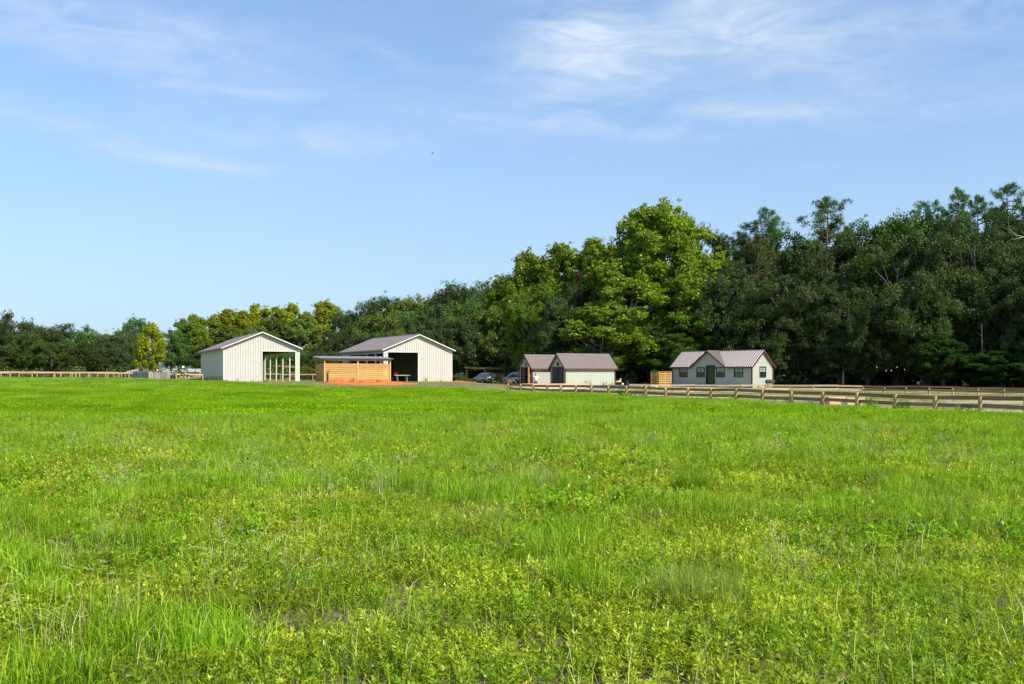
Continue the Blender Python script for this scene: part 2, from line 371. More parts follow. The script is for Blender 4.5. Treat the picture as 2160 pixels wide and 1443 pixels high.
# ------------------------------------------------------------------ building helpers
def wall_strip(mb, org, du, dn, u0, u1, ztop, holes, y0, y1):
    """vertical wall piece from u0 to u1 (along du), between depths y0..y1 along dn, with holes (u0,u1,z0,z1)"""
    org = Vector(org); du = Vector(du); dn = Vector(dn)
    cuts = sorted({u0, u1, *[h for H in holes for h in H[:2] if u0 < h < u1], *ztop_breaks(ztop, u0, u1)})
    for a, b in zip(cuts[:-1], cuts[1:]):
        if b - a < 1e-5: continue
        mid_ = (a + b) / 2; hs = sorted([H for H in holes if H[0] - 1e-6 <= mid_ <= H[1] + 1e-6], key=lambda H: H[2])
        zs = [0.0]
        for H in hs: zs += [H[2], H[3]]
        def P(u, y, z): return org + du * u + dn * y + Vector((0, 0, z))
        for k in range(0, len(zs), 2):
            zb = zs[k]
            if k + 1 < len(zs):
                if zs[k + 1] - zb < 1e-4: continue
                za, zc = zs[k + 1], zs[k + 1]
            else: za, zc = ztop(a), ztop(b)
            if za <= zb + 1e-4 and zc <= zb + 1e-4: continue
            mb.hexa([P(a, y0, zb), P(b, y0, zb), P(b, y1, zb), P(a, y1, zb), P(a, y0, za), P(b, y0, zc), P(b, y1, zc), P(a, y1, za)])
def ztop_breaks(zt, u0, u1):
    br = getattr(zt, 'brk', []); return [b for b in br if u0 < b < u1]
def siding(name, org, du, dn, Wd, ztop, holes, mat, parent, rib=.3, rw=.05, rp=.043, th=.08, groove=False, ribs_all=True):
    mb = MB(); wall_strip(mb, org, du, dn, 0, Wd, ztop, holes, 0, th)
    k = rib / 2
    while k < Wd - rw:
        wall_strip(mb, org, du, dn, k, k + rw, ztop, holes, -rp, -.0005); k += rib
    return mb.obj(name, mat, parent)
def gable_top(Wd, he, hr):
    f = lambda u: he + (hr - he) * (1 - abs(u - Wd / 2) / (Wd / 2))
    class Z:
        brk = [Wd / 2]
        def __call__(s, u): return f(u)
    return Z()
def flat_top(h): return lambda u: h
def roof_slope(name, e0, e1, r0, r1, mat, parent, rib=.3, rw=.1, rh=.03, th=.05, clip=None):
    """sloping roof sheet from eave e0-e1 to ridge r0-r1 with ribs running down the slope; clip(s) gives where the sheet starts above the eave"""
    e0, e1, r0, r1 = map(Vector, (e0, e1, r0, r1)); n = (e1 - e0).cross(r0 - e0).normalized()
    if n.z < 0: n = -n
    mb = MB(); L = (e1 - e0).length; cf = clip or (lambda s_: 0.0)
    def Q(s_, t_, h_): return (e0.lerp(e1, s_ / L)).lerp(r0.lerp(r1, s_ / L), t_) + n * h_
    cuts = [0, L] if clip is None else [0, *clip.brk, L]
    for a, b in zip(cuts[:-1], cuts[1:]):
        ta, tb = cf(a + 1e-5), cf(b - 1e-5)
        mb.hexa([Q(a, ta, 0), Q(b, tb, 0), Q(b, 1, 0), Q(a, 1, 0), Q(a, ta, th), Q(b, tb, th), Q(b, 1, th), Q(a, 1, th)])
    k = rib / 2
    while k < L:
        a, b = k - rw / 2, k + rw / 2; c, dd = k - rw / 5, k + rw / 5; t0 = cf(k); t_ = th - .004
        if t0 < .97: mb.hexa([Q(a, t0, t_), Q(b, t0, t_), Q(b, 1, t_), Q(a, 1, t_), Q(c, t0, th + rh), Q(dd, t0, th + rh), Q(dd, 1, th + rh), Q(c, 1, th + rh)])
        k += rib
    return mb.obj(name, mat, parent)
def window(parent, org, du, dn, u0, u1, z0, z1, fr=.07, curtain=True, label=None):
    """framed sash window set proud of a wall; dn points into the building"""
    org = Vector(org); du = Vector(du); dn = Vector(dn); up = Vector((0, 0, 1))
    def B(mb, a, b, c, d, y0, y1):
        P = lambda u, y, z: org + du * u + dn * y + up * z
        mb.hexa([P(a, y0, c), P(b, y0, c), P(b, y1, c), P(a, y1, c), P(a, y0, d), P(b, y0, d), P(b, y1, d), P(a, y1, d)])
    f = MB(); B(f, u0, u1, z0, z0 + fr, -.05, .05); B(f, u0, u1, z1 - fr, z1, -.05, .05)
    B(f, u0, u0 + fr, z0 + fr, z1 - fr, -.05, .05); B(f, u1 - fr, u1, z0 + fr, z1 - fr, -.05, .05)
    w = f.obj('window', m_wfr, parent)
    if label: w['label'] = label
    p = MB(); B(p, u0 + fr, u1 - fr, z0 + fr, z1 - fr, .03, .045); p.obj('pane', m_glass, w)
    zm = (z0 + z1) / 2; mt = MB(); B(mt, u0 + fr, u1 - fr, zm - .025, zm + .025, -.01, .028)
    mt.obj('sash_bar', m_wfr, w)
    q = MB(); um = (u0 + u1) / 2
    for z in ((z0 + zm) / 2, (z1 + zm) / 2): B(q, u0 + fr, u1 - fr, z - .009, z + .009, .005, .027)
    for s_ in (-1, 1): B(q, um + s_ * (u1 - u0) * .13 - .009, um + s_ * (u1 - u0) * .13 + .009, z0 + fr, z1 - fr, .006, .026)
    q.obj('glazing_bar', m_dkdoor, w)
    if curtain:
        k = MB(); B(k, u0 + fr + .02, um - .02, zm + .03, z1 - fr - .03, .0285, .0295); B(k, um + .03, u1 - fr - .02, zm + .03, z1 - fr - .03, .0285, .0295)
        k.obj('curtain', m_curt, w)
    return w

# ------------------------------------------------------------------ barns
def barn(name, label, X, Y, t, z0, Wd, L, he, hr, door, mats, left_holes, right_holes):
    r = thing(name, label, 'barn', (X, Y, z0), t)
    gt = gable_top(Wd, he, hr); ft = flat_top(he)
    siding('wall', (0, 0, 0), (1, 0, 0), (0, 1, 0), Wd, gt, [door], m_cream, r)
    back = siding('wall', (0, L - .08, 0), (1, 0, 0), (0, 1, 0), Wd, gt, [], m_cream, r, rib=.6)
    siding('wall', (0, L - .081, 0), (0, -1, 0), (1, 0, 0), L - .162, ft, left_holes, mats, r)
    siding('wall', (Wd, .081, 0), (0, 1, 0), (-1, 0, 0), L - .162, ft, right_holes, m_cream, r)
    oh = .38; s = (hr - he) / (Wd / 2); ze = he - oh * s
    roof_slope('roof', (-oh, -oh, ze), (-oh, L + oh, ze), (Wd / 2, -oh, hr), (Wd / 2, L + oh, hr), m_roofb, r)
    roof_slope('roof', (Wd + oh, -oh, ze), (Wd + oh, L + oh, ze), (Wd / 2, -oh, hr), (Wd / 2, L + oh, hr), m_roofb, r)
    rc = MB()
    for sg in (-1, 1):
        rc.hexa([(Wd / 2, -oh, hr + .075), (Wd / 2 + sg * .2, -oh, hr - .2 * s + .075), (Wd / 2 + sg * .2, L + oh, hr - .2 * s + .075), (Wd / 2, L + oh, hr + .075),
                 (Wd / 2, -oh, hr + .10), (Wd / 2 + sg * .2, -oh, hr - .2 * s + .1), (Wd / 2 + sg * .2, L + oh, hr - .2 * s + .1), (Wd / 2, L + oh, hr + .10)])
    rc.obj('ridge_cap', m_roofb, r)
    for sg, x in ((-1, -oh), (1, Wd + oh)):          # barge boards and eave fascia
        for y in (-oh - .03, L + oh + .03):
            fb = MB(); fb.bar((x, y, ze - .03), (Wd / 2, y, hr - .03), .05, .11); fb.obj('barge_board', m_trimw, r)
        fe = MB(); fe.bar((x + sg * .02, -oh, ze - .04), (x + sg * .02, L + oh, ze - .04), .04, .12); fe.obj('fascia', m_tan, r)
        so_ = MB(); xi = 0 if sg < 0 else Wd
        so_.hexa([(x, -oh, ze - .06), (xi, -oh, he - .06), (xi, L + oh, he - .06), (x, L + oh, ze - .06), (x, -oh, ze - .045), (xi, -oh, he - .045), (xi, L + oh, he - .045), (x, L + oh, ze - .045)])
        so_.obj('soffit', m_tan, r)
    for x in (0, Wd):                                  # corner trim
        c = MB(); c.box(x - .07, x + .07, -.04, -.024, 0, he - .05); c.obj('corner_trim', m_trimw, r)
    d0, d1, _, dh = door
    dt = MB(); dt.box(d0 - .1, d0, -.05, .1, 0, dh); dt.box(d1, d1 + .1, -.05, .1, 0, dh); dt.box(d0 - .1, d1 + .1, -.052, .1, dh + .001, dh + .11)
    dt.obj('door_trim', m_trimw, r)
    k = 0                                              # trusses inside
    y = 2.4
    while y < L - 1:
        tr = MB(); tr.bar((.2, y, he - .1), (Wd - .2, y, he - .1), .08, .2); tr.bar((.2, y, he - .05), (Wd / 2, y, hr - .15), .08, .18); tr.bar((Wd - .2, y, he - .05), (Wd / 2, y, hr - .15), .08, .18)
        tr.bar((Wd / 2, y, he), (Wd / 2, y, hr - .2), .07, .12); tr.obj('truss', m_dark, r); y += 2.45
    fl = MB(); fl.box(.1, Wd - .1, .1, L - .1, -.6, .015); fl.obj('floor', surf('barn_floor_' + name, (.16, .12, .085), None, .95, 1, amt=.6), r)
    return r
b1 = barn('barn', 'cream metal barn with grey roof and open post sided bay, nearest the plank fence', -34.44, 119, .407, .74, 8.96, 25.0, 4.23, 6.06,
          (4.53, 8.5, 0, 3.72), m_cream_lift, [], [(.6, 24.3, 0, 3.75)])
for v in (5.16, 9.96, 14.76, 19.56, 24.55):
    q = MB(); q.box(8.96 - .24, 8.96 - .09, v - .08, v + .08, 0, 4.1); q.obj('post', m_cream, b1)
q = MB(); q.box(4.2, 4.32, .2, 24.4, 0, 4.2); q.obj('partition', m_dark, b1)
q = MB(); q.box(5.1, 8.3, -.32, -.26, 0, .07); tag(q.obj('clay_edging', m_orange, None), 'strip of orange clay lying at the foot of the open barn doorway', 'clay strip').matrix_world = Matrix.Translation((-34.44, 119, .78)) @ Matrix.Rotation(.407, 4, 'Z')
b2 = barn('barn', 'cream metal barn with large dark front doorway standing behind the pine shelter', -16.05, 125, .47, .70, 9.22, 17.5, 4.19, 6.06,
          (.475, 4.54, 0, 3.76), m_cream, [(17.34 - b, 17.34 - a, 0, 3.6) for a, b in ((.5, 3.1), (3.45, 6.6), (6.95, 10.15), (10.5, 14.0))], [])
q = MB(); q.box(.9, 4.6, 9.0, 9.1, 0, 4.1); q.obj('partition', m_dark, b2)

def local(root, p): return root.matrix_world @ Vector(p) if False else Matrix.Translation(root.location) @ Matrix.Rotation(root.rotation_euler.z, 4, 'Z') @ Vector(p)
# saw horses with planks in the second barn's doorway
sw = thing('workbench', 'trestle table of pale planks just inside the dark barn doorway', 'workbench', local(b2, (2.9, 1.6, .02)), b2.rotation_euler.z)
for x in (-.65, .65):
    for s in (-1, 1):
        q = MB(); q.bar((x, s * .12, .72), (x + .05, s * .36, 0), .06, .06); q.obj('leg', m_wth, sw)
    q = MB(); q.bar((x, -.45, .75), (x, .45, .75), .09, .09); q.obj('crossbar', m_wth, sw)
for i, y in enumerate((-.36, -.12, .14, .38)):
    q = MB(); q.box(-1.1 + .1 * i, 1.1 - .07 * i, y - .1, y + .1, .8, .84 + .01 * i); q.obj('plank', m_ply, sw)
q = MB(); q.box(-.25, .2, -.15, .15, 0, .26); q.box(-.3, .25, -.18, .18, .262, .31); q.bar((-.1, -.19, .33), (.1, -.19, .33), .03, .03)
tag(q.obj('cool_box', m_red, None, bevel=.01), 'red lidded box sitting on the trestle table in the barn', 'cool box').location = local(b2, (2.2, 1.6, .87))
# machine parked deeper in the barn
tr = thing('tractor', 'dark small tractor parked in the gloom inside the barn', 'tractor', local(b2, (3.0, 5.6, .02)), b2.rotation_euler.z - 1.2)
q = MB(); q.box(.2, 1.5, -.32, .32, .55, 1.1); q.obj('bonnet', m_black, tr, bevel=.06)
q = MB(); q.box(-.9, .2, -.5, .5, .6, .85); q.obj('chassis', m_black, tr, bevel=.04)
q = MB(); q.box(-.7, -.2, -.25, .25, .86, 1.0); q.box(-.75, -.65, -.25, .25, .9, 1.4); q.obj('seat', m_rubber, tr, bevel=.02)
for x, r_ in ((-.6, .6), (1.2, .36)):
    for s in (-1, 1):
        q = MB(); q.disc((x, s * .72, r_), (0, 1, 0), r_, r_, .3, 18); wq = q.obj('wheel', m_rubber, tr)
        q = MB(); q.disc((x, s * .73, r_), (0, 1, 0), r_ * .5, r_ * .5, .32, 12); q.obj('rim', m_steel, wq)
q = MB(); q.tube([(0, 0, 1.0), (-.25, 0, 1.3)], [.02, .02]); q.disc((-.26, 0, 1.31), (-.6, 0, .6), .2, .2, .03); q.obj('steering_wheel', m_black, tr)
q = MB(); q.bar((-.8, -.45, .8), (-.8, -.45, 2.0), .06, .06); q.bar((-.8, .45, .8), (-.8, .45, 2.0), .06, .06); q.bar((-.8, -.45, 2.0), (-.8, .45, 2.0), .06, .06); q.obj('roll_bar', m_black, tr)

# ------------------------------------------------------------------ timber shelters
def planks_on(parent, a, b, z0, z1, n, mat, th=.03, seams=1, gap=.008, out=(0, 0, 0)):
    a = Vector(a) + Vector(out); b = Vector(b) + Vector(out); h = (z1 - z0) / n; gap = .022
    for i in range(n):
        cuts = [0] + sorted(rnd.uniform(.3, .7) for _ in range(seams - 1)) + [1]
        if seams > 1 and rnd.random() < .5: cuts = [0, 1]
        for c0, c1 in zip(cuts[:-1], cuts[1:]):
            z = z0 + h * (i + .5); q = MB(); j = rnd.uniform(-.004, .004)
            pa = a.lerp(b, c0 + .001); pb = a.lerp(b, c1 - .001)
            q.bar((pa.x, pa.y + j, z), (pb.x, pb.y + j, z), th, h - gap); q.obj('plank', mat, parent)
def shelter(label, loc, rz, Wd, L, hf, hb, wall_h, n, low_side=None, group=None, mats=None, posts_f=3, side_full=True, roofm=None):
    s = thing('field_shelter', label, 'shelter', loc, rz, group)
    mp, mo = mats or (m_pine, m_pined)
    P = .14
    xs = [Wd * i / (posts_f - 1) for i in range(posts_f)]
    for x in xs:
        for y, h in ((0, hf), (L, hb)):
            q = MB(); q.box(x - P / 2, x + P / 2, y - P / 2, y + P / 2, -.3, h); q.obj('post', mo, s)
    for y, h in ((0, hf), (L, hb)):
        q = MB(); q.box(-.1, Wd + .1, y - P / 2 - .045, y - P / 2 - .002, h - .16, h); q.obj('beam', mo, s)
    for i in range(int(Wd / .9) + 1):
        x = min(.05 + i * .9, Wd - .05); q = MB(); q.bar((x, -.28, hf + .05 - .0), (x, L + .28, hb + .05), .05, .1); q.obj('rafter', mo, s)
    # front planks between the posts, side planks
    for x0, x1 in zip(xs[:-1], xs[1:]):
        planks_on(s, (x0 + P / 2 + .005, 0, 0), (x1 - P / 2 - .005, 0, 0), .02, wall_h, n, mp, seams=2)
    sw_ = wall_h if side_full else wall_h * .45
    for x in (0, Wd): planks_on(s, (x, P / 2 + .005, 0), (x, L - P / 2 - .005, 0), .02, sw_, n if side_full else n // 2, mp)
    oh = .3; sl_ = (hb - hf) / L
    roof_slope('roof', (-oh, -oh, hf - oh * sl_ + .11), (Wd + oh, -oh, hf - oh * sl_ + .11), (-oh, L + oh, hb + oh * sl_ + .11), (Wd + oh, L + oh, hb + oh * sl_ + .11), roofm or m_galv, s, rib=.3, rw=.08, rh=.02, th=.02)
    q = MB(); q.bar((-oh, -oh - .02, hf - oh * sl_ + .07), (Wd + oh, -oh - .02, hf - oh * sl_ + .07), .03, .11); q.obj('fascia', m_dark, s)
    for x in (-oh, Wd + oh):
        q = MB(); q.bar((x, -oh, hf - oh * sl_ + .06), (x, L + oh, hb + oh * sl_ + .06), .03, .13); q.obj('fascia', mo, s)
    return s
X0 = (684.5 - 1080) / F * 110
sh1 = shelter('yellow pine plank run-in shelter with grey tin roof in front of the barns', (X0, 110, .86), R(25), 7.57, 3.66, 2.50, 2.76, 2.03, 9)
sh2 = shelter('small pine shelter seen through the open bay of the barn', (*at(605, 178)[:2], .85), R(45), 3.0, 4.2, 1.95, 2.25, 1.2, 6, posts_f=2, side_full=False, roofm=m_brdoor)
sh3 = shelter('brown roofed pine shelter with open side behind the grey parked car', (*at(1023, 150)[:2], .33), R(46), 4.6, 4.5, 2.35, 2.55, 1.75, 7, posts_f=2, side_full=False, roofm=m_brdoor)
q = MB(); q.box(.3, 4.3, 4.43, 4.46, 0, 2.1); q.obj('back_panel', m_dark, sh3); sh3.scale = (.9, .9, .9)

# orange clay mound spread before the shelter
def mound(name, label, cat, cx, cy, rx, ry, h, mat, seed, rot=.35, kind=None):
    r_ = np.random.default_rng(seed); n, mth = 14, 46; vs = [(cx, cy, g1(cx, cy) + h)]; fs = []
    ph = r_.uniform(0, 6, 6)
    for i in range(1, n + 1):
        for j in range(mth):
            a = 2 * math.pi * j / mth; w_ = 1 + .16 * math.sin(3 * a + ph[0]) + .10 * math.sin(7 * a + ph[1]) + .05 * math.sin(13 * a + ph[2])
            s_ = i / n * w_; x = rx * s_ * math.cos(a); y = ry * s_ * math.sin(a)
            X = cx + x * math.cos(rot) - y * math.sin(rot); Y = cy + x * math.sin(rot) + y * math.cos(rot)
            z = g1(X, Y) + h * max(0, (1 - (i / n) ** 1.4)) * (.75 + .35 * math.sin(1.3 * X + ph[3]) * math.sin(1.7 * Y + ph[4])) + .03 * r_.normal() * (1 - i / n) + (-.06 if i == n else .02)
            vs.append((X, Y, z))
    for j in range(mth): fs.append((0, 1 + j, 1 + (j + 1) % mth))
    for i in range(n - 1):
        for j in range(mth):
            a = 1 + i * mth + j; b = 1 + i * mth + (j + 1) % mth; fs.append((a, a + mth, b + mth, b))
    mb = MB(); mb.v = vs; mb.f = fs; o = mb.obj(name, mat, None, smooth=True); tag(o, label, cat); return o
mx = (785 - 1080) / F * 105
mound('clay_mound', 'spread of orange clay in front of the yellow pine shelter', 'clay mound', mx, 104.4, 4.5, 3.4, .42, m_orange, 3, .25)
mound('clay_heap', 'small orange clay heap against the left half of the pine shelter wall', 'clay heap', (718 - 1080) / F * 108, 108.2, 1.2, 1.0, .42, m_orange, 5)
mound('clay_strip', 'low band of orange clay running right from the second barn', 'clay strip', (972 - 1080) / F * 128, 128, 3.0, .9, .16, m_orange, 8, 0)

# water hydrant by the shelter
hy = thing('yard_hydrant', 'post with red lever hydrant at the left front of the pine shelter', 'hydrant', (*at(690.5, 108.2)[:2], .80), 0)
q = MB(); q.box(-.09, .09, -.06, .06, 0, 1.0); q.obj('post', m_dark, hy)
q = MB(); q.tube([(.13, -.03, 0), (.13, -.03, 1.05)], [.035, .035], 8); q.obj('pipe', m_steel, hy)
q = MB(); q.tube([(.13, -.03, 1.05), (.16, -.03, 1.2), (.02, -.04, 1.22), (-.1, -.04, 1.0)], [.05, .05, .045, .04], 8); q.obj('spout', m_red, hy)
q = MB(); q.bar((.12, -.03, 1.15), (.2, -.03, 1.34), .04, .04); q.obj('lever', m_red, hy)

# ------------------------------------------------------------------ sheds
def shed(label, X, Y, z0, Wd, L, he, hr, t, door_open):
    r = thing('garden_shed', label, 'shed', (X, Y, z0), t)
    gt = gable_top(Wd, he, hr); ft = flat_top(he); dw = (.32, Wd - .32); dh = 1.98 if he > 2.05 else 1.9
    siding('wall', (0, 0, .08), (1, 0, 0), (0, 1, 0), Wd, gable_top(Wd, he - .08, hr - .08), [(dw[0], dw[1], 0, dh)], m_sage, r, rib=.4, rw=.025, rp=.012)
    siding('wall', (0, L - .08, .08), (1, 0, 0), (0, 1, 0), Wd, gable_top(Wd, he - .08, hr - .08), [], m_sage, r, rib=.4, rw=.025, rp=.012)
    for x, dn in ((0, 1), (Wd, -1)):
        siding('wall', (x, .081, .08), (0, 1, 0), (dn, 0, 0), L - .162, flat_top(he - .08), [], m_sage, r, rib=.4, rw=.03, rp=.014)
    oh = .22; s = (hr - he) / (Wd / 2); ze = he - oh * s
    for x in (-oh, Wd + oh):
        roof_slope('roof', (x, -oh, ze), (x, L + oh, ze), (Wd / 2, -oh, hr), (Wd / 2, L + oh, hr), m_roofs, r, rib=.26, rw=.09, rh=.03)
        for y in (-oh - .02, L + oh + .02):
            q = MB(); q.bar((x, y, ze - .05), (Wd / 2, y, hr - .05), .04, .15); q.obj('barge_board', m_rust, r)
        q = MB(); sg = -1 if x < 0 else 1; q.bar((x + sg * .02, -oh, ze - .05), (x + sg * .02, L + oh, ze - .05), .035, .16); q.obj('fascia', m_rust, r)
    q = MB()
    for sg in (-1, 1): q.hexa([(Wd / 2, -oh, hr + .07), (Wd / 2 + sg * .14, -oh, hr - .14 * s + .07), (Wd / 2 + sg * .14, L + oh, hr - .14 * s + .07), (Wd / 2, L + oh, hr + .07), (Wd / 2, -oh, hr + .09), (Wd / 2 + sg * .14, -oh, hr - .14 * s + .09), (Wd / 2 + sg * .14, L + oh, hr - .14 * s + .09), (Wd / 2, L + oh, hr + .09)])
    q.obj('ridge_cap', m_roofs, r)
    for x in (0, Wd):
        for y in (0, L):
            q = MB(); q.box(x - .06, x + .06, y - .045, y + .045, .02, he - .04); q.obj('corner_trim', m_rust, r)
    q = MB(); q.box(-.02, Wd + .02, .05, L - .05, -.3, .075); q.obj('base', m_dark, r)
    q = MB(); q.box(Wd / 2 - .2, Wd / 2 + .2, -.05, -.013, dh + .2, dh + .55); ventm = m_brdoor if door_open else m_dkdoor
    v_ = q.obj('gable_vent', ventm, r)
    for k in range(3): q = MB(); q.box(Wd / 2 - .17, Wd / 2 + .17, -.062, -.052, dh + .26 + k * .1, dh + .3 + k * .1); q.obj('slat', m_rust, v_)
    xm = Wd / 2
    def leaf(x0, x1, rot=0, mat=m_dkdoor, hinge=None, label=None):
        q = MB(); q.box(0, x1 - x0, -.03, .01, .1, dh + .06)
        d = q.obj('door', mat, r); d.location = (x0, -.016, 0)
        if label: d['label'] = label
        if rot: d.location = (x1, -.03, 0); d.rotation_euler = (0, 0, rot)
        qq = MB()
        w_ = x1 - x0
        for z in (.16, dh / 2, dh - .08): qq.box(.04, w_ - .04, -.055, -.032, z, z + .09)
        for x in (.04, w_ - .12): qq.box(x, x + .08, -.058, -.033, .16, dh)
        b = qq.obj('brace', mat if mat != m_brdoor else m_dark, d)
        qh = MB(); qh.box(w_ - .15, w_ - .1, -.09, -.06, dh / 2 - .1, dh / 2 + .1); qh.obj('handle', m_black, d)
    if door_open:
        leaf(dw[0], xm); leaf(xm, dw[1], R(-48), m_brdoor, label='unpainted plywood inner face of the open door')
        q = MB(); q.box(dw[0] + .1, dw[1] - .1, 1.3, 1.34, .1, 1.2); q.obj('shelf', m_dark, r)
    else: leaf(dw[0], xm - .01); leaf(xm + .01, dw[1])
    for x in (dw[0] - .06, dw[1]): q = MB(); q.box(x, x + .06, -.036, -.013, .08, dh + .12); q.obj('door_trim', m_rust if door_open else m_dkdoor, r)
    return r
shB = shed('sage green shed with brown metal roof and closed charcoal double doors', 4.22, 107.5, .42, 2.66, 6.6, 2.08, 3.43, -1.015, False)
shA = shed('sage green shed with one door swung open, beside the parked cars', .85, 111.2, .42, 2.6, 4.8, 2.08, 3.38, -1.015, True)

# ------------------------------------------------------------------ cottage
HT = .7156; HX, HY, HZ0 = 26.02, 108.0, .18; HW, HL, HE, HR = 3.89, 11.1, 2.49, 4.12
hs = thing('cottage', 'long grey cottage with ribbed brown roof, small front gable and dark framed windows', 'cottage', (HX, HY, HZ0), HT)
def vpx(px):
    r_ = (px - 1080) / F; return (HX - HY * r_) / (math.sin(HT) + math.cos(HT) * r_)
def upx(px):
    r_ = (px - 1080) / F; return (HY * r_ - HX) / (math.cos(HT) - math.sin(HT) * r_)
wins = [(vpx(a), vpx(b)) for a, b in ((1450.5, 1433.3), (1486.9, 1469.4), (1528.9, 1510.8), (1567.5, 1548.6))]
dv0, dv1 = vpx(1508.1), vpx(1489.2); cg0, cg1, cgm = vpx(1529), vpx(1462), vpx(1496.3)
wz0, wz1 = 1.18, 2.31
# long front wall lies at u=0: origin at near corner, du=+v; the front gable rises out of it
class ZF:
    brk = [cg0, (cg0 + cg1) / 2, cg1]
    def __call__(s, u):
        m_ = (cg0 + cg1) / 2
        return HE if (u <= cg0 or u >= cg1) else HE + (HR - HE) * (1 - abs(u - m_) / ((cg1 - cg0) / 2))
lh = [(a, b, wz0, wz1) for a, b in wins] + [(dv0, dv1, .12, 2.45)]
siding('wall', (0, 0, 0), (0, 1, 0), (1, 0, 0), HL, ZF(), [(a + .03, b - .03, c_ + .03, d_ - .03) for a, b, c_, d_ in lh], m_house, hs, rib=.28, rw=.03, rp=.016)
siding('wall', (HW, 0, 0), (0, 1, 0), (-1, 0, 0), HL, flat_top(HE), [], m_house, hs, rib=.4, rw=.03, rp=.016)
gw = (upx(1602), upx(1615.5), 1.16, 2.36)
siding('wall', (.081, 0, 0), (1, 0, 0), (0, 1, 0), HW - .162, gable_top(HW - .162, HE, HR - .05), [(gw[0] - .05, gw[1] - .11, gw[2] + .03, gw[3] - .03)], m_house, hs, rib=.34, rw=.03, rp=.016)
siding('wall', (.081, HL - .08, 0), (1, 0, 0), (0, 1, 0), HW - .162, gable_top(HW - .162, HE, HR - .05), [], m_house, hs, rib=.4, rw=.03, rp=.016)
q = MB(); q.box(.12, HW - .12, -.03, -.018, HE + .28, HE + .36); q.obj('belly_band', m_house, hs)
q = MB(); q.box(-.03, -.018, cg0 + .35, cg1 - .35, HE + .18, HE + .26); q.obj('belly_band', m_house, hs)
for a, b in wins: window(hs, (0, 0, 0), (0, 1, 0), (1, 0, 0), a, b, wz0, wz1)
window(hs, (0, 0, 0), (1, 0, 0), (0, 1, 0), *gw)
q = MB(); q.box(.1, HW - .1, .1, HL - .1, -.35, -.002); q.obj('skids', m_dark, hs)
# door
q = MB(); q.box(-.05, .06, dv0, dv0 + .12, .08, 2.4); q.box(-.05, .06, dv1 - .12, dv1, .08, 2.4); q.box(-.052, .06, dv0, dv1, 2.401, 2.53)
q.obj('door_frame', m_wfr, hs)
q = MB(); q.box(.03, .07, dv0 + .12, dv1 - .12, .1, 2.4); dr = q.obj('door', m_dkdoor, hs)
q = MB(); q.box(.012, .028, dv0 + .24, dv1 - .42, .3, 2.25); q.obj('pane', m_leadlight, dr)
q = MB(); q.box(-.02, .012, dv0 + .16, dv0 + .2, 1.0, 1.16); q.obj('handle', m_steel, dr)
q = MB(); q.box(-.75, -.06, dv0 - .1, dv1 + .1, -.2, -.03); q.obj('doorstep', m_wth, hs)
for v_ in (dv0 - .16, dv1 + .16):
    q = MB(); q.box(-.14, -.02, v_ - .05, v_ + .05, 2.12, 2.3); q.disc((-.12, v_, 2.2), (0, 0, 1), .08, .05, .12, 8); q.obj('wall_lamp', m_black, hs)
# roofs
oh = .24; s = (HR - HE) / (HW / 2); ze = HE - oh * s; kw = dict(rib=.31, rw=.24, rh=.075)
def main_slope(v0, v1, x):
    return roof_slope('roof', (x, v0, ze), (x, v1, ze), (HW / 2, v0, HR), (HW / 2, v1, HR), m_roofh, hs, **kw)
main_slope(-oh, HL + oh, HW + oh)
cm = (cg0 + cg1) / 2; ch = (cg1 - cg0) / 2 + .05
class ValleyClip:
    brk = [cm - ch - .16 + oh, cm + oh, cm + ch + .16 + oh]
    def __call__(s, x):
        v_ = x - oh; return max(0.0, 1 - abs(v_ - cm) / (ch + .16) - .03)
roof_slope('roof', (-oh, -oh, ze), (-oh, HL + oh, ze), (HW / 2, -oh, HR), (HW / 2, HL + oh, HR), m_roofh, hs, clip=ValleyClip(), **kw)
cs = (HR - HE + .04) / ch
for sg in (-1, 1):
    q = MB(); n = 9; x0 = -.34; top = HR + .075
    # sheet: ridge front, ridge back, eave front (valley runs back up to the ridge)
    ev = cm + sg * (ch + .16); ezz = top - cs * (ch + .16); xr = HW / 2 + .02; xe = -oh - .02
    tri = [Vector((x0, cm, top)), Vector((xr, cm, top)), Vector((xe, ev, ezz)), Vector((x0, ev, ezz))]
    d_ = Vector((0, 0, -.05)); q.hexa([tri[0] + d_, tri[1] + d_, tri[2] + d_, tri[3] + d_, *tri])
    x = x0 + .12
    while x < xr - .1:
        f = 1.0 if x < xe else 1 - (x - xe) / (xr - xe)
        a = Vector((x, cm, top)); b = a.lerp(Vector((x, ev, ezz)), f); up = Vector((0, sg * cs, 1)).normalized()
        q.hexa([a - Vector((.05, 0, 0)), a + Vector((.05, 0, 0)), b + Vector((.05, 0, 0)), b - Vector((.05, 0, 0)),
                a + up * .04 - Vector((.02, 0, 0)), a + up * .04 + Vector((.02, 0, 0)), b + up * .04 + Vector((.02, 0, 0)), b + up * .04 - Vector((.02, 0, 0))]); x += .2
    q.obj('front_gable_roof', m_roofs, hs)
    q = MB(); q.bar((x0 - .02, cm, top - .09), (x0 - .02, ev, ezz - .09), .04, .15); q.obj('barge_board', m_rust, hs)
    q = MB(); q.bar((xr, cm, top + .03), (xe, ev, ezz + .03), .12, .03); q.obj('valley_flashing', m_roofh, hs)
q = MB(); q.box(HW / 2 - .1, HW / 2 + .1, -oh, HL + oh, HR + .07, HR + .105); q.obj('ridge_cap', m_roofb, hs)
for x in (-oh, HW + oh):
    for y in (-oh - .02, HL + oh + .02):
        q = MB(); q.bar((x, y, ze - .05), (HW / 2, y, HR - .05), .04, .16); q.obj('barge_board', m_rust, hs)
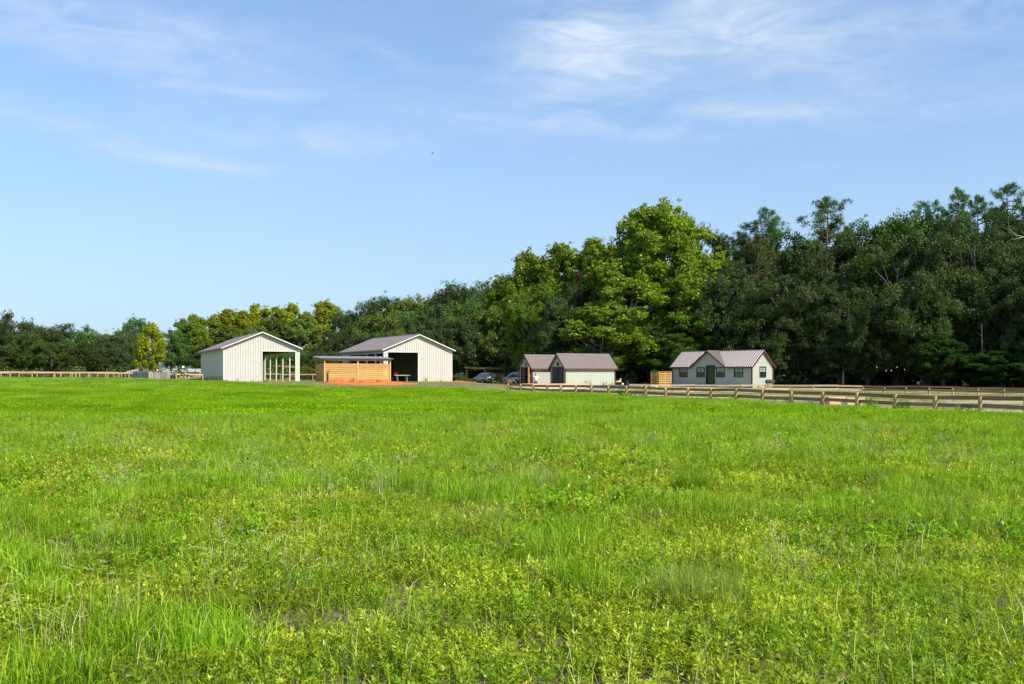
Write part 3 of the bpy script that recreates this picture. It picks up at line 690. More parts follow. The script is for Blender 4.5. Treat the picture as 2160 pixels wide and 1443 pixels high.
for a, b in ((-oh, cg0 - .1), (cg1 + .1, HL + oh)):
    q = MB(); q.bar((-oh - .02, a, ze - .04), (-oh - .02, b, ze - .04), .035, .13); q.obj('fascia', m_rust, hs)
for x, y in ((0, 0), (HW, 0), (0, HL)):
    q = MB(); q.box(x - .07, x + .07, y - .06, y + .06, 0, HE - .06); q.obj('corner_trim', m_rust, hs)

# slatted timber screen left of the cottage
sc = thing('slatted_screen', 'yellow pine slatted screen standing left of the cottage', 'screen', (.1476 * 113.5, 113.5, .2), HT)
def screen_panel(a, b, posts, n=8, h=1.78):
    a = Vector(a); b = Vector(b)
    for f in posts: p = a.lerp(b, f); q = MB(); q.box(p.x - .045, p.x + .045, p.y - .045, p.y + .045, -.2, h); q.obj('post', m_pined, sc)
    for i in range(n):
        z = .12 + i * (h - .1) / n; d = (b - a).normalized(); nn = Vector((d.y, -d.x, 0)) * .06
        q = MB(); q.bar(a + nn + Vector((0, 0, z)), b + nn + Vector((0, 0, z)), .022, .135); q.obj('slat', m_pine, sc)
    q = MB(); q.bar(a + Vector((0, 0, h + .02)), b + Vector((0, 0, h + .02)), .14, .035); q.obj('cap_rail', m_pined, sc)
screen_panel((0, 0, 0), (2.15, 0, 0), (0.02, .5, .98))
screen_panel((0, 1.15, 0), (0, 0, 0), (0, .78))

# ------------------------------------------------------------------ fences
def rail_fence(label, pts, spacing, heights, post_h, mat_r, mat_p, group=None, rail_h=.15, side=1, zf=None, cap=None, mesh_wire=False, pw=.10, xs=None):
    """posts every spacing metres along a polyline, one board per bay at each height"""
    p0 = Vector((*pts[0], 0)); f = thing('post_and_rail_fence', label, 'fence', (pts[0][0], pts[0][1], g1(*pts[0])), 0, group)
    zb = g1(*pts[0]); nodes = []
    for (a, b) in zip(pts[:-1], pts[1:]):
        a = Vector((*a, 0)); b = Vector((*b, 0)); L = (b - a).length; n = max(1, round(L / spacing))
        for i in range(n + (1 if b == Vector((*pts[-1], 0)) else 0)): nodes.append(a.lerp(b, i / n))
    loc = [Vector((p.x - p0.x, p.y - p0.y, g1(p.x, p.y) - zb)) for p in nodes]
    for i, p in enumerate(loc):
        d = ((loc[min(i + 1, len(loc) - 1)] - loc[max(i - 1, 0)]).xy.normalized()); d = Vector((*d, 0)); n_ = Vector((-d.y, d.x, 0)) * pw / 2; d2 = d * pw / 2
        h = post_h + rnd.uniform(-.02, .03); lean = Vector((rnd.uniform(-.04, .04), rnd.uniform(-.04, .04), 0))
        q = MB(); lo = p + Vector((0, 0, -.3)); hi = p + lean + Vector((0, 0, h))
        q.hexa([lo - d2 - n_, lo + d2 - n_, lo + d2 + n_, lo - d2 + n_, hi - d2 - n_, hi + d2 - n_, hi + d2 + n_, hi - d2 + n_]); q.obj('post', mat_p, f)
    for i in range(len(loc) - 1):
        d = (loc[i + 1] - loc[i]); dn = Vector((d.y, -d.x, 0)).normalized() * (pw / 2 + .016) * side
        for hh in heights:
            j0, j1 = rnd.uniform(-.025, .025), rnd.uniform(-.025, .025)
            q = MB(); a = loc[i] + dn + Vector((0, 0, hh + j0)); b = loc[i + 1] + dn + Vector((0, 0, hh + j1)); dd = (b - a).normalized() * .004
            q.bar(a + dd, b - dd, .028, rail_h); q.obj('rail', mat_r, f)
        if mesh_wire:
            q = MB(); base = min(heights) if len(heights) > 1 else 0; zt = heights[0] - .1
            for k in range(7): zz = .08 + k * (zt - .08) / 6; q.bar(loc[i] + Vector((0, 0, zz)), loc[i + 1] + Vector((0, 0, zz)), .006, .006)
            nseg = int(d.length / .25)
            for k in range(1, nseg): pp = loc[i].lerp(loc[i + 1], k / nseg); q.bar(pp + Vector((0, 0, .06)), pp + Vector((0, 0, zt)), .006, .006)
            q.obj('wire_mesh', m_steel, f)
    return f, loc
nf, _ = rail_fence('long brown two-rail board fence along the right edge of the field', [(-.30, 88.0), (20.7, 44.0), (24.6, 35.9)], 2.43, [.765, .42], .85, m_railb, m_post, side=-1, pw=.14, rail_h=.175)
lf1, _ = rail_fence('sunlit two-rail fence left of the gap, in front of the sage sheds', [(.1, 88.3), (6.85, 90.0)], 2.25, [.76, .44], .80, m_rail, m_post, side=1)
lf2, ln = rail_fence('sunlit pale two-rail board fence passing in front of the cottage', [((1324 - 1080) / F * 93, 93), ((1819.5 - 1080) / F * 87.5, 87.5)], 2.08, [.66, .36], .70, m_rail, m_post, side=1)
q = MB(); q.box(-.10, .10, -.10, .10, .70, 1.0); q.box(-.14, .14, -.14, .14, .55, .699); q.obj('post_cap', m_black, lf2, bevel=.02)
c0 = ((1819.5 - 1080) / F * 87.5 + .05, 87.5)
df, _ = rail_fence('brown two-rail fence in shade running right before the dark wood', [c0, ((2300 - 1080) / F * 71.5, 71.5)], 2.06, [.64, .36], .70, m_railb, m_post, side=1)
xl, xr_ = (-120 - 1080) / F * 112, (251 - 1080) / F * 115
fl, _ = rail_fence('fence with orange top board and wire mesh at the far left of the field', [(xl, 112), (xr_, 115)], 2.42, [.86], .93, m_railo, m_post, rail_h=.19, mesh_wire=True)
fl2, _ = rail_fence('second mesh fence with thin pink rail behind the far left fence', [(-82, 140), (-53, 143), (-53.5, 118)], 2.42, [.80], .85, m_rail, m_post, mesh_wire=True)
fm, _ = rail_fence('short orange rail fence between the plank fence and the cream barn', [((373 - 1080) / F * 118, 118.), ((428 - 1080) / F * 119, 119.)], 2.4, [.80], .82, m_railo, m_post, rail_h=.17)
fb, _ = rail_fence('far rail fence with wire mesh crossing behind both cream barns', [(-47, 150), (-30, 150), (-12, 152), (-2, 156)], 2.42, [.92], .95, m_railo, m_post, rail_h=.17, mesh_wire=True)

# grey vertical plank fence, far left
pf = thing('plank_fence', 'weathered grey vertical board fence with horses looking over it', 'fence', ((281 - 1080) / F * 124, 124, 0), 0)
base = pf.location.copy()
A = Vector(((281 - 1080) / F * 124, 124, 0)); B = Vector(((316 - 1080) / F * 118.6, 118.6, 0)); C_ = Vector(((372 - 1080) / F * 118.4, 118.4, 0))
for a, b in ((A, B), (B, C_)):
    n = int((b - a).length / .16)
    for i in range(n):
        p = a.lerp(b, (i + .5) / n) - base; d = (b - a).normalized() * .07; z = g1(p.x + base.x, p.y + base.y); h = .98 + rnd.uniform(-.05, .05)
        q = MB(); nn = Vector((-d.y, d.x, 0)).normalized() * .012
        lo = p + Vector((0, 0, z - .1)); hi = p + Vector((rnd.uniform(-.015, .015), 0, z + h))
        q.hexa([lo - d - nn, lo + d - nn, lo + d + nn, lo - d + nn, hi - d - nn, hi + d - nn, hi + d + nn, hi - d + nn]); q.obj('plank', m_wth, pf)
    q = MB(); z = g1(a.x, a.y)
    q.bar(a - base + Vector((.0, .05, z + .8)), b - base + Vector((0, .05, g1(b.x, b.y) + .8)), .05, .1); q.bar(a - base + Vector((.0, .05, z + .25)), b - base + Vector((0, .05, g1(b.x, b.y) + .25)), .05, .1); q.obj('cross_rail', m_wth, pf)
for p in (A, B, C_):
    q = MB(); pp = p - base; z = g1(p.x, p.y); q.box(pp.x - .08, pp.x + .08, pp.y - .16, pp.y - .02, z - .2, z + 1.05); q.obj('post', m_post, pf)
gt_ = thing('gate', 'small dark gate standing against the grey plank fence', 'gate', at(363.5, 117.6), 0)
q = MB()
for x in (-.2, -.07, .07, .2): q.box(x - .05, x + .05, -.02, .02, .05, .68)
q.obj('panel', m_dkdoor, gt_); q = MB(); q.box(-.26, .26, -.045, -.021, .55, .63); q.box(-.26, .26, -.045, -.021, .12, .2); q.obj('cross_rail', m_black, gt_)

# distant low white roofed building
th = thing('long_low_house', 'long low building with patchy white roof beyond the plank fence', 'house', ((276 - 1080) / F * 170, 170, 1.0), R(4))
Lh = 15.5; q = MB(); q.box(.4, Lh, 0, 4.5, 0, 1.1); q.obj('wall', m_cream_lift, th)
rt = surf('patchy_white_roof', (.46, .45, .46), (.16, .14, .15), .6, .9, (1, 3, 1), amt=.7, bump=0)
q = MB(); q.add([(-.9, -.5, 1.05), (Lh + .4, -.5, 1.05), (Lh + .4, 5, 1.05), (-.9, 5, 1.05), (.2, 2.25, 1.62), (Lh + .2, 2.25, 1.62)], [(0, 1, 5, 4), (2, 3, 4, 5), (3, 0, 4), (1, 2, 5), (0, 3, 2, 1)]); q.obj('roof', rt, th)
for k in range(5):
    q = MB(); q.box(1.5 + k * 2.7, 2.3 + k * 2.7, -.03, .0, .35, .9); ww = q.obj('window', m_glass, th)
q = MB(); q.disc((8.2, 2.2, 1.95), (.3, -1, .4), .2, .2, .05, 12); q.bar((8.2, 2.25, 1.55), (8.2, 2.25, 1.9), .05, .05); q.obj('satellite_dish', m_white, th)

# ------------------------------------------------------------------ horses
def horse(label, loc, rz, coat, mane, up=1.0, patch=None):
    h = thing('horse', label, 'horse', loc, rz, None)
    n = [(-.62, 0, 1.12, .23), (-.2, 0, 1.08, .27), (.25, 0, 1.08, .27), (.58, 0, 1.15, .23),             # trunk 0-3
         (.82, 0, 1.34 * (.5 + .5 * up), .17), (1.0, 0, 1.58 * up, .12), (1.10, 0, 1.70 * up, .11), (1.32, 0, 1.52 * up, .08), (1.45, 0, 1.38 * up, .065)]  # neck, head 4-8
    e = [(0, 1), (1, 2), (2, 3), (3, 4), (4, 5), (5, 6), (6, 7), (7, 8)]
    for s_ in (-1, 1):
        k = len(n); n += [(-.66, .14 * s_, .92, .14), (-.56, .16 * s_, .72, .09), (-.78, .16 * s_, .48, .05), (-.74, .16 * s_, .22, .036), (-.70, .16 * s_, .04, .05)]
        e += [(0, k), (k, k + 1), (k + 1, k + 2), (k + 2, k + 3), (k + 3, k + 4)]
        k = len(n); n += [(.58, .15 * s_, .88, .12), (.60, .16 * s_, .66, .07), (.60, .16 * s_, .44, .048), (.59, .16 * s_, .20, .035), (.62, .16 * s_, .04, .05)]
        e += [(3, k), (k, k + 1), (k + 1, k + 2), (k + 2, k + 3), (k + 3, k + 4)]
    skin('body', n, e, coat, h, 2, 1)
    for s_ in (-1, 1):
        q = MB(); q.tube([(1.05, .07 * s_, 1.76 * up), (1.04, .085 * s_, 1.90 * up)], [.035, .004], 6); q.obj('ear', mane, h)
        q = MB(); q.disc((1.2, .092 * s_, 1.65 * up), (0, 1, 0), .02, .02, .02, 8); q.obj('eye', m_black, h)
    q = MB()
    for i in range(7):
        f = i / 6; x = .75 + .28 * f; z = (1.40 + .36 * f) * (.5 + .5 * up if f < .3 else up) ; q.bar((x, 0, z), (x - .12, .05, z - .2), .06, .05)
    q.obj('mane', mane, h)
    skin('tail', [(-.83, 0, 1.2, .05), (-.95, 0, 1.0, .06), (-.97, 0, .6, .05), (-.95, 0, .4, .02)], [(0, 1), (1, 2), (2, 3)], mane, h, 1)
    return h
def coatmat(name, a, b, sc_, lo, hi):
    m, t, o = newmat(name); tcx = N(t, 'ShaderNodeTexCoord'); nn = noise(t, tcx.outputs['Object'], sc_, 2, .5, .3)
    p = N(t, 'ShaderNodeBsdfPrincipled', i_Roughness=.6); t.links.new(mixc(t, rng(t, nn.outputs[0], lo, hi), a, b), p.inputs['Base Color']); t.links.new(p.outputs[0], o.inputs[0]); return m
c_pt = coatmat('paint_coat', (.62, .50, .40), (.20, .09, .04), 2.2, .5, .53); c_dun = coatmat('dun_coat', (.26, .20, .14), (.16, .11, .08), 3, .4, .6)
c_crm = coatmat('cream_coat', (.60, .42, .30), (.14, .07, .04), 1.6, .52, .56); m_mane = surf('dark_mane', (.05, .03, .02), None, .8, 8, bump=0); m_manel = surf('pale_mane', (.55, .45, .33), None, .8, 8, bump=0)
def hz_(px, Y): X, Y, z = at(px, Y); return (X, Y, z)
horse('cream horse with brown patches looking over the grey plank fence', hz_(334, 121.0), R(-78), c_pt, m_manel, .92).scale = (.8, .8, .8)
horse('grey brown horse with pricked ears behind the grey plank fence', hz_(349, 121.2), R(-112), c_dun, m_mane, .96).scale = (.84, .84, .84)
horse('small cream and brown pony standing by the orange rail near the barn', hz_(392, 117.0), R(120), c_crm, m_mane, .94).scale = (.82, .82, .82)

# ------------------------------------------------------------------ cars
def suv(label, loc, rz, paint, name='parked_car'):
    c = thing(name, label, 'car', loc, rz)
    st = [(-2.26, .52, .80, .86, .72), (-2.22, .34, .95, 1.02, .88), (-2.12, .28, 1.0, 1.14, .96), (-1.85, .26, 1.02, 1.50, 1.0), (-1.4, .25, 1.01, 1.60, 1.0), (-.6, .25, 1.0, 1.64, 1.0),
          (.25, .25, .99, 1.61, 1.0), (.62, .25, .99, 1.50, 1.0), (1.2, .25, .98, 1.09, 1.0), (1.85, .27, .90, .96, .97), (2.15, .32, .78, .84, .86), (2.25, .45, .62, .66, .70)]
    vs = []; fs = []; K = 15
    for (x, zl, zb, zr, w_) in st:
        half = [(0, zl), (.72, zl), (.90, zl + .16), (.93, (zl + zb) / 2 + .08), (.89, zb), (.70 if zr - zb > .3 else .80, zb + (zr - zb) * .88), (.55, zr), (0, zr + .015)]
        ring = [(-y, z) for y, z in half] + [(y, z) for y, z in half[::-1][1:]]
        for y, z in ring: vs.append((x, y * w_, z))
    K = 15
    for i in range(len(st) - 1):
        for j in range(K - 1): fs.append((i * K + j, (i + 1) * K + j, (i + 1) * K + j + 1, i * K + j + 1))
    fs.append(tuple(range(K))); fs.append(tuple((len(st) - 1) * K + j for j in range(K)))
    q = MB(); q.v = vs; q.f = fs
    body = q.obj('body', paint, c, smooth=True)
    md = body.modifiers.new('sub', 'SUBSURF'); md.levels = 1; md.render_levels = 1
    def ip(x, side, f):      # point on the glass band
        for a, b in zip(st[:-1], st[1:]):
            if a[0] <= x <= b[0]:
                k = (x - a[0]) / (b[0] - a[0]); zb = a[2] + (b[2] - a[2]) * k; zr = a[3] + (b[3] - a[3]) * k; w_ = a[4] + (b[4] - a[4]) * k
                return Vector((x, side * (.885 + (.705 - .885) * f + .012) * w_, zb + (zr - zb) * .88 * f))
    for sd in (-1, 1):
        for x0, x1, x2, x3 in ((-1.72, -1.05, -1.05, -1.5), (-.98, -.12, -.12, -.98), (-.05, .85, .42, -.05)):
            a, b, c2, d = ip(x0, sd, .1), ip(x1, sd, .1), ip(x2, sd, .86), ip(x3, sd, .86); o_ = Vector((0, sd * .012, .004))
            q = MB(); q.hexa([a, b, c2, d, a + o_, b + o_, c2 + o_, d + o_]); q.obj('window', m_cglass, c)
        q = MB(); q.bar((-1.5, sd * .55, 1.64), (.1, sd * .55, 1.66), .035, .035); q.obj('roof_rail', m_steel, c)
        q = MB(); q.box(.55, .75, sd * .93 - .09, sd * .93 + .09, .98, 1.12); q.obj('wing_mirror', paint, c, bevel=.03)
        q = MB(); q.hexa([(-2.28, sd * .50, .88), (-2.20, sd * .80, .86), (-1.95, sd * .905, .88), (-2.1, sd * .50, .88), (-2.24, sd * .50, 1.04), (-2.15, sd * .80, 1.05), (-1.95, sd * .90, 1.02), (-2.05, sd * .50, 1.04)])
        q.obj('tail_light', m_tail, c)
        q = MB(); q.hexa([(2.02, sd * .55, .68), (2.24, sd * .55, .66), (2.1, sd * .82, .68), (1.9, sd * .86, .72), (2.0, sd * .55, .84), (2.16, sd * .55, .8), (2.02, sd * .8, .84), (1.85, sd * .83, .88)])
        q.obj('headlight', m_white, c)
        for x in (-1.38, 1.38):
            q = MB(); q.disc((x, sd * .875, .36), (0, 1, 0), .43, .43, .135, 20); q.obj('wheel_arch', m_rubber, c)
            q = MB(); q.disc((x, sd * .865, .345), (0, 1, 0), .345, .345, .23, 22); wh = q.obj('wheel', m_rubber, c)
            q = MB(); q.disc((x, sd * .985, .345), (0, 1, 0), .23, .23, .02, 16)
            for k in range(5): a = k * 1.2566; q.bar((x, sd * .997, .345), (x + .22 * math.cos(a), sd * .997, .345 + .22 * math.sin(a)), .02, .05)
            q.obj('rim', m_steel, wh)
    q = MB(); q.hexa([(-2.165, -.66, 1.06), (-2.165, .66, 1.06), (-1.93, .58, 1.46), (-1.93, -.58, 1.46), (-2.205, -.66, 1.09), (-2.205, .66, 1.09), (-1.965, .58, 1.49), (-1.965, -.58, 1.49)]); q.obj('rear_window', m_cglass, c)
    q = MB(); q.hexa([(1.16, -.72, 1.07), (1.16, .72, 1.07), (.66, .6, 1.50), (.66, -.6, 1.50), (1.2, -.72, 1.10), (1.2, .72, 1.10), (.7, .6, 1.53), (.7, -.6, 1.53)]); q.obj('windscreen', m_cglass, c)
    q = MB(); q.box(-2.0, -1.88, -.55, .55, 1.53, 1.57); q.obj('spoiler', paint, c, bevel=.01)
    q = MB(); q.box(-2.34, -2.2, -.84, .84, .34, .56); q.obj('rear_bumper', m_bump, c, bevel=.05)
    q = MB(); q.box(-2.36, -2.335, -.8, .8, .40, .45); q.obj('bumper_trim', m_steel, c)
    q = MB(); q.box(-2.30, -2.255, -.17, .17, .74, .86); q.obj('number_plate', m_white, c)
    q = MB(); q.box(2.2, 2.3, -.8, .8, .3, .5); q.obj('front_bumper', m_bump, c, bevel=.04)
    return c
m_tail = surf('tail_light_red', (.45, .015, .02), None, .2, 4, bump=0, spec=.8); m_bump = surf('bumper_plastic', (.05, .045, .045), None, .45, 4, bump=0)
def paintm(name, col):
    m, t, o = newmat(name); p = N(t, 'ShaderNodeBsdfPrincipled', i_Roughness=.28, i_Metallic=.5); p.inputs['Base Color'].default_value = (*col, 1); p.inputs['Coat Weight'].default_value = .8; t.links.new(p.outputs[0], o.inputs[0]); return m
X, Y, z = at(1023, 138); suv('grey brown SUV parked with its rear to the field, left of the blue one', (X, Y, .26), R(118), paintm('grey_brown_paint', (.17, .15, .155)))
X, Y, z = at(1090, 126); suv('dark blue SUV partly hidden behind the sage shed', (X, Y, .30), R(122), paintm('dark_blue_paint', (.04, .09, .20)))

# wheelbarrow before the blue car
wb = thing('wheelbarrow', 'tan tub wheelbarrow standing in front of the dark blue car', 'wheelbarrow', at(1073.5, 116), R(110))
q = MB(); q.hexa([(-.35, -.2, .3), (.3, -.2, .3), (.3, .2, .3), (-.35, .2, .3), (-.5, -.34, .62), (.55, -.3, .62), (.55, .3, .62), (-.5, .34, .62)]); q.obj('tub', m_brdoor, wb)
q = MB(); q.disc((.62, 0, .2), (0, 1, 0), .2, .2, .09, 16); w_ = q.obj('wheel', m_rubber, wb); q = MB(); q.disc((.62, 0, .2), (0, 1, 0), .1, .1, .1, 10); q.obj('rim', m_white, w_)
for s_ in (-1, 1):
    q = MB(); q.tube([(.62, s_ * .08, .2), (.2, s_ * .2, .27), (-.5, s_ * .25, .35), (-1.0, s_ * .3, .55)], [.02] * 4); q.obj('handle', m_steel, wb)
    q = MB(); q.bar((-.35, s_ * .22, .3), (-.4, s_ * .22, 0), .04, .04); q.obj('leg', m_steel, wb)

# riding mower right of the big shed
mw = thing('riding_mower', 'small yellow and black riding mower beside the right end of the shed', 'mower', (*at(1304, 109.5)[:2], .42), R(200)); mw.scale = (.8, .8, .8)
m_yel = surf('yellow_paint', (.75, .50, .03), None, .4, 4, bump=0)
q = MB(); q.box(-.35, .6, -.35, .35, .5, .62); q.obj('fender', m_yel, mw, bevel=.03)
q = MB(); q.box(.1, .85, -.22, .22, .3, .49); q.box(-.5, .1, -.3, .3, .25, .48); q.obj('chassis', m_black, mw, bevel=.03)
q = MB(); q.box(-.3, .15, -.22, .22, .625, .70); q.box(-.36, -.26, -.22, .22, .68, 1.02); q.obj('seat', m_white, mw, bevel=.03)
q = MB(); q.box(-.2, .6, -.55, .55, .1, .22); q.obj('mower_deck', m_black, mw, bevel=.03)
for x, r_ in ((-.45, .27), (.72, .17)):
    for s_ in (-1, 1):
        q = MB(); q.disc((x, s_ * .42, r_), (0, 1, 0), r_, r_, .16, 16); w_ = q.obj('wheel', m_rubber, mw); q = MB(); q.disc((x, s_ * .425, r_), (0, 1, 0), r_ * .5, r_ * .5, .17, 12); q.obj('rim', m_white, w_)
q = MB(); q.tube([(.35, 0, .5), (.22, 0, .85)], [.02, .02]); q.disc((.22, 0, .86), (-.4, 0, .9), .16, .16, .025); q.obj('steering_wheel', m_black, mw)

# barbecue at the cottage gable
bq = thing('barbecue', 'black barrel barbecue on legs in front of the cottage gable wall', 'barbecue', (*at(1624, 104)[:2], .12), R(8))
pts = [(-.42, 0), (.42, 0)]
def half_barrel(z0, up, name, mat):
    q = MB(); n = 8; vs = []
    for x in (-.42, .42):
        for k in range(n + 1):
            a = math.pi * k / n; vs.append((x, -.27 * math.cos(a), z0 + up * .2 * math.sin(a)))
    fs = [(k, k + 1, n + 2 + k, n + 1 + k) for k in range(n)] + [tuple(range(n + 1)), tuple(range(n + 1, 2 * n + 2)), (0, n, 2 * n + 1, n + 1)]
    q.v = vs; q.f = fs; return q.obj(name, mat, bq)
half_barrel(.82, 1, 'lid', m_black); half_barrel(.81, -1, 'firebox', m_black)
q = MB(); q.box(-.18, .18, -.33, -.30, .86, .885); q.obj('handle', m_steel, bq)
q = MB(); q.box(.44, .72, -.2, .2, .74, .77); q.obj('side_shelf', m_black, bq); q = MB(); q.box(-.76, -.44, -.2, .2, .78, .81); q.obj('side_shelf', m_black, bq)
q = MB(); q.box(0, .36, -.3, -.275, .67, .70); q.obj('front_plate', m_steel, bq)
for x in (-.36, .36):
    for y in (-.2, .2):
        q = MB(); q.bar((x, y, .7), (x * 1.08, y * 1.1, 0), .035, .035); q.obj('leg', m_black, bq)
q = MB(); q.bar((-.38, 0, .2), (.38, 0, .2), .4, .02); q.obj('bottom_shelf', m_black, bq)

# planter, bucket, bag by the screen
pl = thing('planter_box', 'low red brown planter box between the shed and the slatted screen', 'planter', (*at(1363, 106)[:2], .30), .1)
for y in (-.2, .2): q = MB(); q.box(-.32, .32, y - .015, y + .015, 0, .30); q.obj('board', m_terr if 'm_terr' in globals() else m_brdoor, pl)
for x in (-.32, .32): q = MB(); q.box(x - .015, x + .015, -.183, .183, 0, .298); q.obj('board', m_brdoor, pl)
q = MB(); q.box(-.3, .3, -.18, .18, .02, .24); q.obj('soil', m_dark, pl)
bk = thing('bucket', 'white bucket on the ground left of the red brown planter box', 'bucket', (*at(1353, 106)[:2], .30), 0)
q = MB(); q.disc((0, 0, .13), (0, 0, 1), .12, .15, .26, 16); q.obj('tub', m_white, bk); q = MB(); q.tube([(-.14, 0, .25), (-.08, .02, .36), (.08, .02, .36), (.14, 0, .25)], [.008] * 4); q.obj('handle', m_steel, bk)
sk = skin('bag', [(0, 0, .1, .12), (.2, .03, .12, .14), (.42, 0, .1, .1)], [(0, 1), (1, 2)], m_white, None, 2); tag(sk, 'white sack lying before the slatted screen', 'sack'); sk.location = (*at(1381, 108)[:2], .26)
sk = skin('bag', [(0, 0, .12, .13), (.16, .03, .16, .13), (.34, 0, .1, .1)], [(0, 1), (1, 2)], m_black, None, 2); tag(sk, 'black sack lying beside the white sack at the slatted screen', 'sack'); sk.location = (*at(1387, 108.3)[:2], .26)

# plywood sheets behind the near fence
def sheet(px0, px1, Y0, Y1, h, lean, mat, label):
    a = Vector(((px0 - 1080) / F * Y0, Y0, 0)); b = Vector(((px1 - 1080) / F * Y1, Y1, 0)); c = (a + b) / 2; z = g1(c.x, c.y)
    o = thing('plywood_sheet', label, 'board', (c.x, c.y, z), 0); a = a - c; b = b - c; a.z = b.z = 0
    n_ = Vector((0, 1, 0)) * lean; t_ = Vector((0, .03, 0)); up = Vector((0, 0, h))
    q = MB(); q.hexa([a, b, b + t_, a + t_, a + up + n_, b + up + n_, b + up + n_ + t_, a + up + n_ + t_]); q.obj('sheet', mat, o)
    for p in (a, b):
        q = MB(); q.bar(p + n_ + up * .9 + Vector((0, .04, 0)), p + Vector((0, .55, 0)), .05, .05); q.obj('prop', m_post, o)
sheet(1751, 1787, 57.2, 56.8, .47, .28, m_ply, 'left of two pale plywood sheets leaning low behind the brown fence')
sheet(1788.5, 1827, 56.6, 56.2, .45, .22, m_ply, 'right of two pale plywood sheets leaning low behind the brown fence')
sheet(1735, 1749.5, 56.5, 57, .42, .1, m_dark, 'dark brown board standing left of the pale plywood sheets')

# ------------------------------------------------------------------ person
pz = thing('person', 'person in white shirt and navy shorts standing with hand on hip before the open shed', 'person', at(1130, 91.6), R(-100))
m_skin = surf('skin', (.50, .27, .18), None, .55, 6, amt=.2, bump=0); m_shirt = surf('white_cotton', (.78, .78, .80), (.68, .68, .72), .85, 6, amt=.4, bump=.1)
m_navy = surf('navy_cotton', (.015, .03, .09), None, .9, 6, bump=0); m_hair = surf('fair_hair', (.30, .19, .09), (.22, .13, .06), .6, 20, (1, 1, 4), bump=.1)
# faces +X locally
bn = [(0, 0, .94, .13), (0, 0, 1.12, .12), (0, 0, 1.30, .14), (0, 0, 1.42, .10), (0, 0, 1.50, .055), (.02, 0, 1.57, .08), (.01, 0, 1.66, .085)]
be = [(0, 1), (1, 2), (2, 3), (3, 4), (4, 5), (5, 6)]
def limb(par, pts):
    k = len(bn); bn.extend(pts); be.append((par, k)); be.extend((k + i, k + i + 1) for i in range(len(pts) - 1)); return len(bn) - 1
for s_ in (-1, 1):
    limb(0, [(0, .09 * s_, .84, .085), (.03, .10 * s_, .48, .055), (.02, .10 * s_, .30, .052), (-.01, .10 * s_, .08, .035), (.06, .10 * s_, .04, .035), (.16, .11 * s_, .03, .028)])
hA = limb(3, [(0, .17, 1.40, .055), (-.03, .27, 1.13, .04), (.10, .15, 1.00, .03), (.12, .13, .97, .024)])
hB = limb(3, [(0, -.17, 1.40, .055), (-.01, -.23, 1.13, .038), (.04, -.24, .88, .028), (.05, -.24, .82, .026)])
skin('body', bn, be, m_skin, pz, 2, 0)
for hx, hy, hz2, d in ((.12, .13, .97, (0, -1, -.2)), (.05, -.24, .82, (.1, 0, -1))):
    for k, ln_ in enumerate((.075, .085, .08, .062)):
        oy = (k - 1.5) * .02; b = Vector((hx, hy, hz2)); dv = Vector(d).normalized()
        off = Vector((oy, 0, 0)) if abs(dv.z) > .5 else Vector((0, 0, oy))
        p0 = b + off; skin('finger', [(*p0, .009), (*(p0 + dv * ln_ * .5), .0085), (*(p0 + dv * ln_ + Vector((-.012, 0, 0))), .007)], [(0, 1), (1, 2)], m_skin, pz, 1)
    b = Vector((hx, hy, hz2)); skin('thumb', [(*b, .011), (*(b + Vector((.03, 0, .0)) + Vector(d).normalized() * .02), .01), (*(b + Vector((.04, 0, 0)) + Vector(d).normalized() * .05), .008)], [(0, 1), (1, 2)], m_skin, pz, 1)
skin('shirt', [(0, 0, .95, (.16, .19)), (0, 0, 1.12, (.15, .18)), (0, 0, 1.30, (.165, .19)), (0, 0, 1.42, (.12, .13)), (0, .17, 1.39, .075), (-.02, .245, 1.2, .065), (0, -.17, 1.39, .075), (-.01, -.215, 1.2, .065)],
     [(0, 1), (1, 2), (2, 3), (3, 4), (4, 5), (3, 6), (6, 7)], m_shirt, pz, 2, 0)
skin('shorts', [(0, 0, .93, (.155, .17)), (0, .09, .82, .11), (.02, .1, .60, .09), (0, -.09, .82, .11), (.02, -.1, .60, .09)], [(0, 1), (1, 2), (0, 3), (3, 4)], m_navy, pz, 2, 0)
skin('hair', [(-.01, 0, 1.715, .105), (-.045, 0, 1.66, .105), (-.06, 0, 1.55, .07)], [(0, 1), (1, 2)], m_hair, pz, 2)
q = MB(); q.tube([(.07, 0, 1.63), (.125, 0, 1.605), (.085, 0, 1.59)], [.008, .014, .01]); q.obj('nose', m_skin, pz, smooth=True)
for s_ in (-1, 1):
    q = MB(); q.disc((.088, s_ * .033, 1.632), (1, 0, 0), .011, .011, .012, 10); q.obj('eye', m_black, pz)
    q = MB(); q.disc((.0, s_ * .085, 1.61), (0, 1, 0), .022, .018, .015, 10); q.obj('ear', m_skin, pz)
    q = MB(); q.tube([(-.05, s_ * .1, .03), (.06, s_ * .1, .045), (.17, s_ * .11, .03)], [.042, .045, .035], 8); q.obj('shoe', m_white, pz, smooth=True)
q = MB(); q.box(.088, .096, -.022, .022, 1.568, 1.576); q.obj('mouth', m_red, pz)

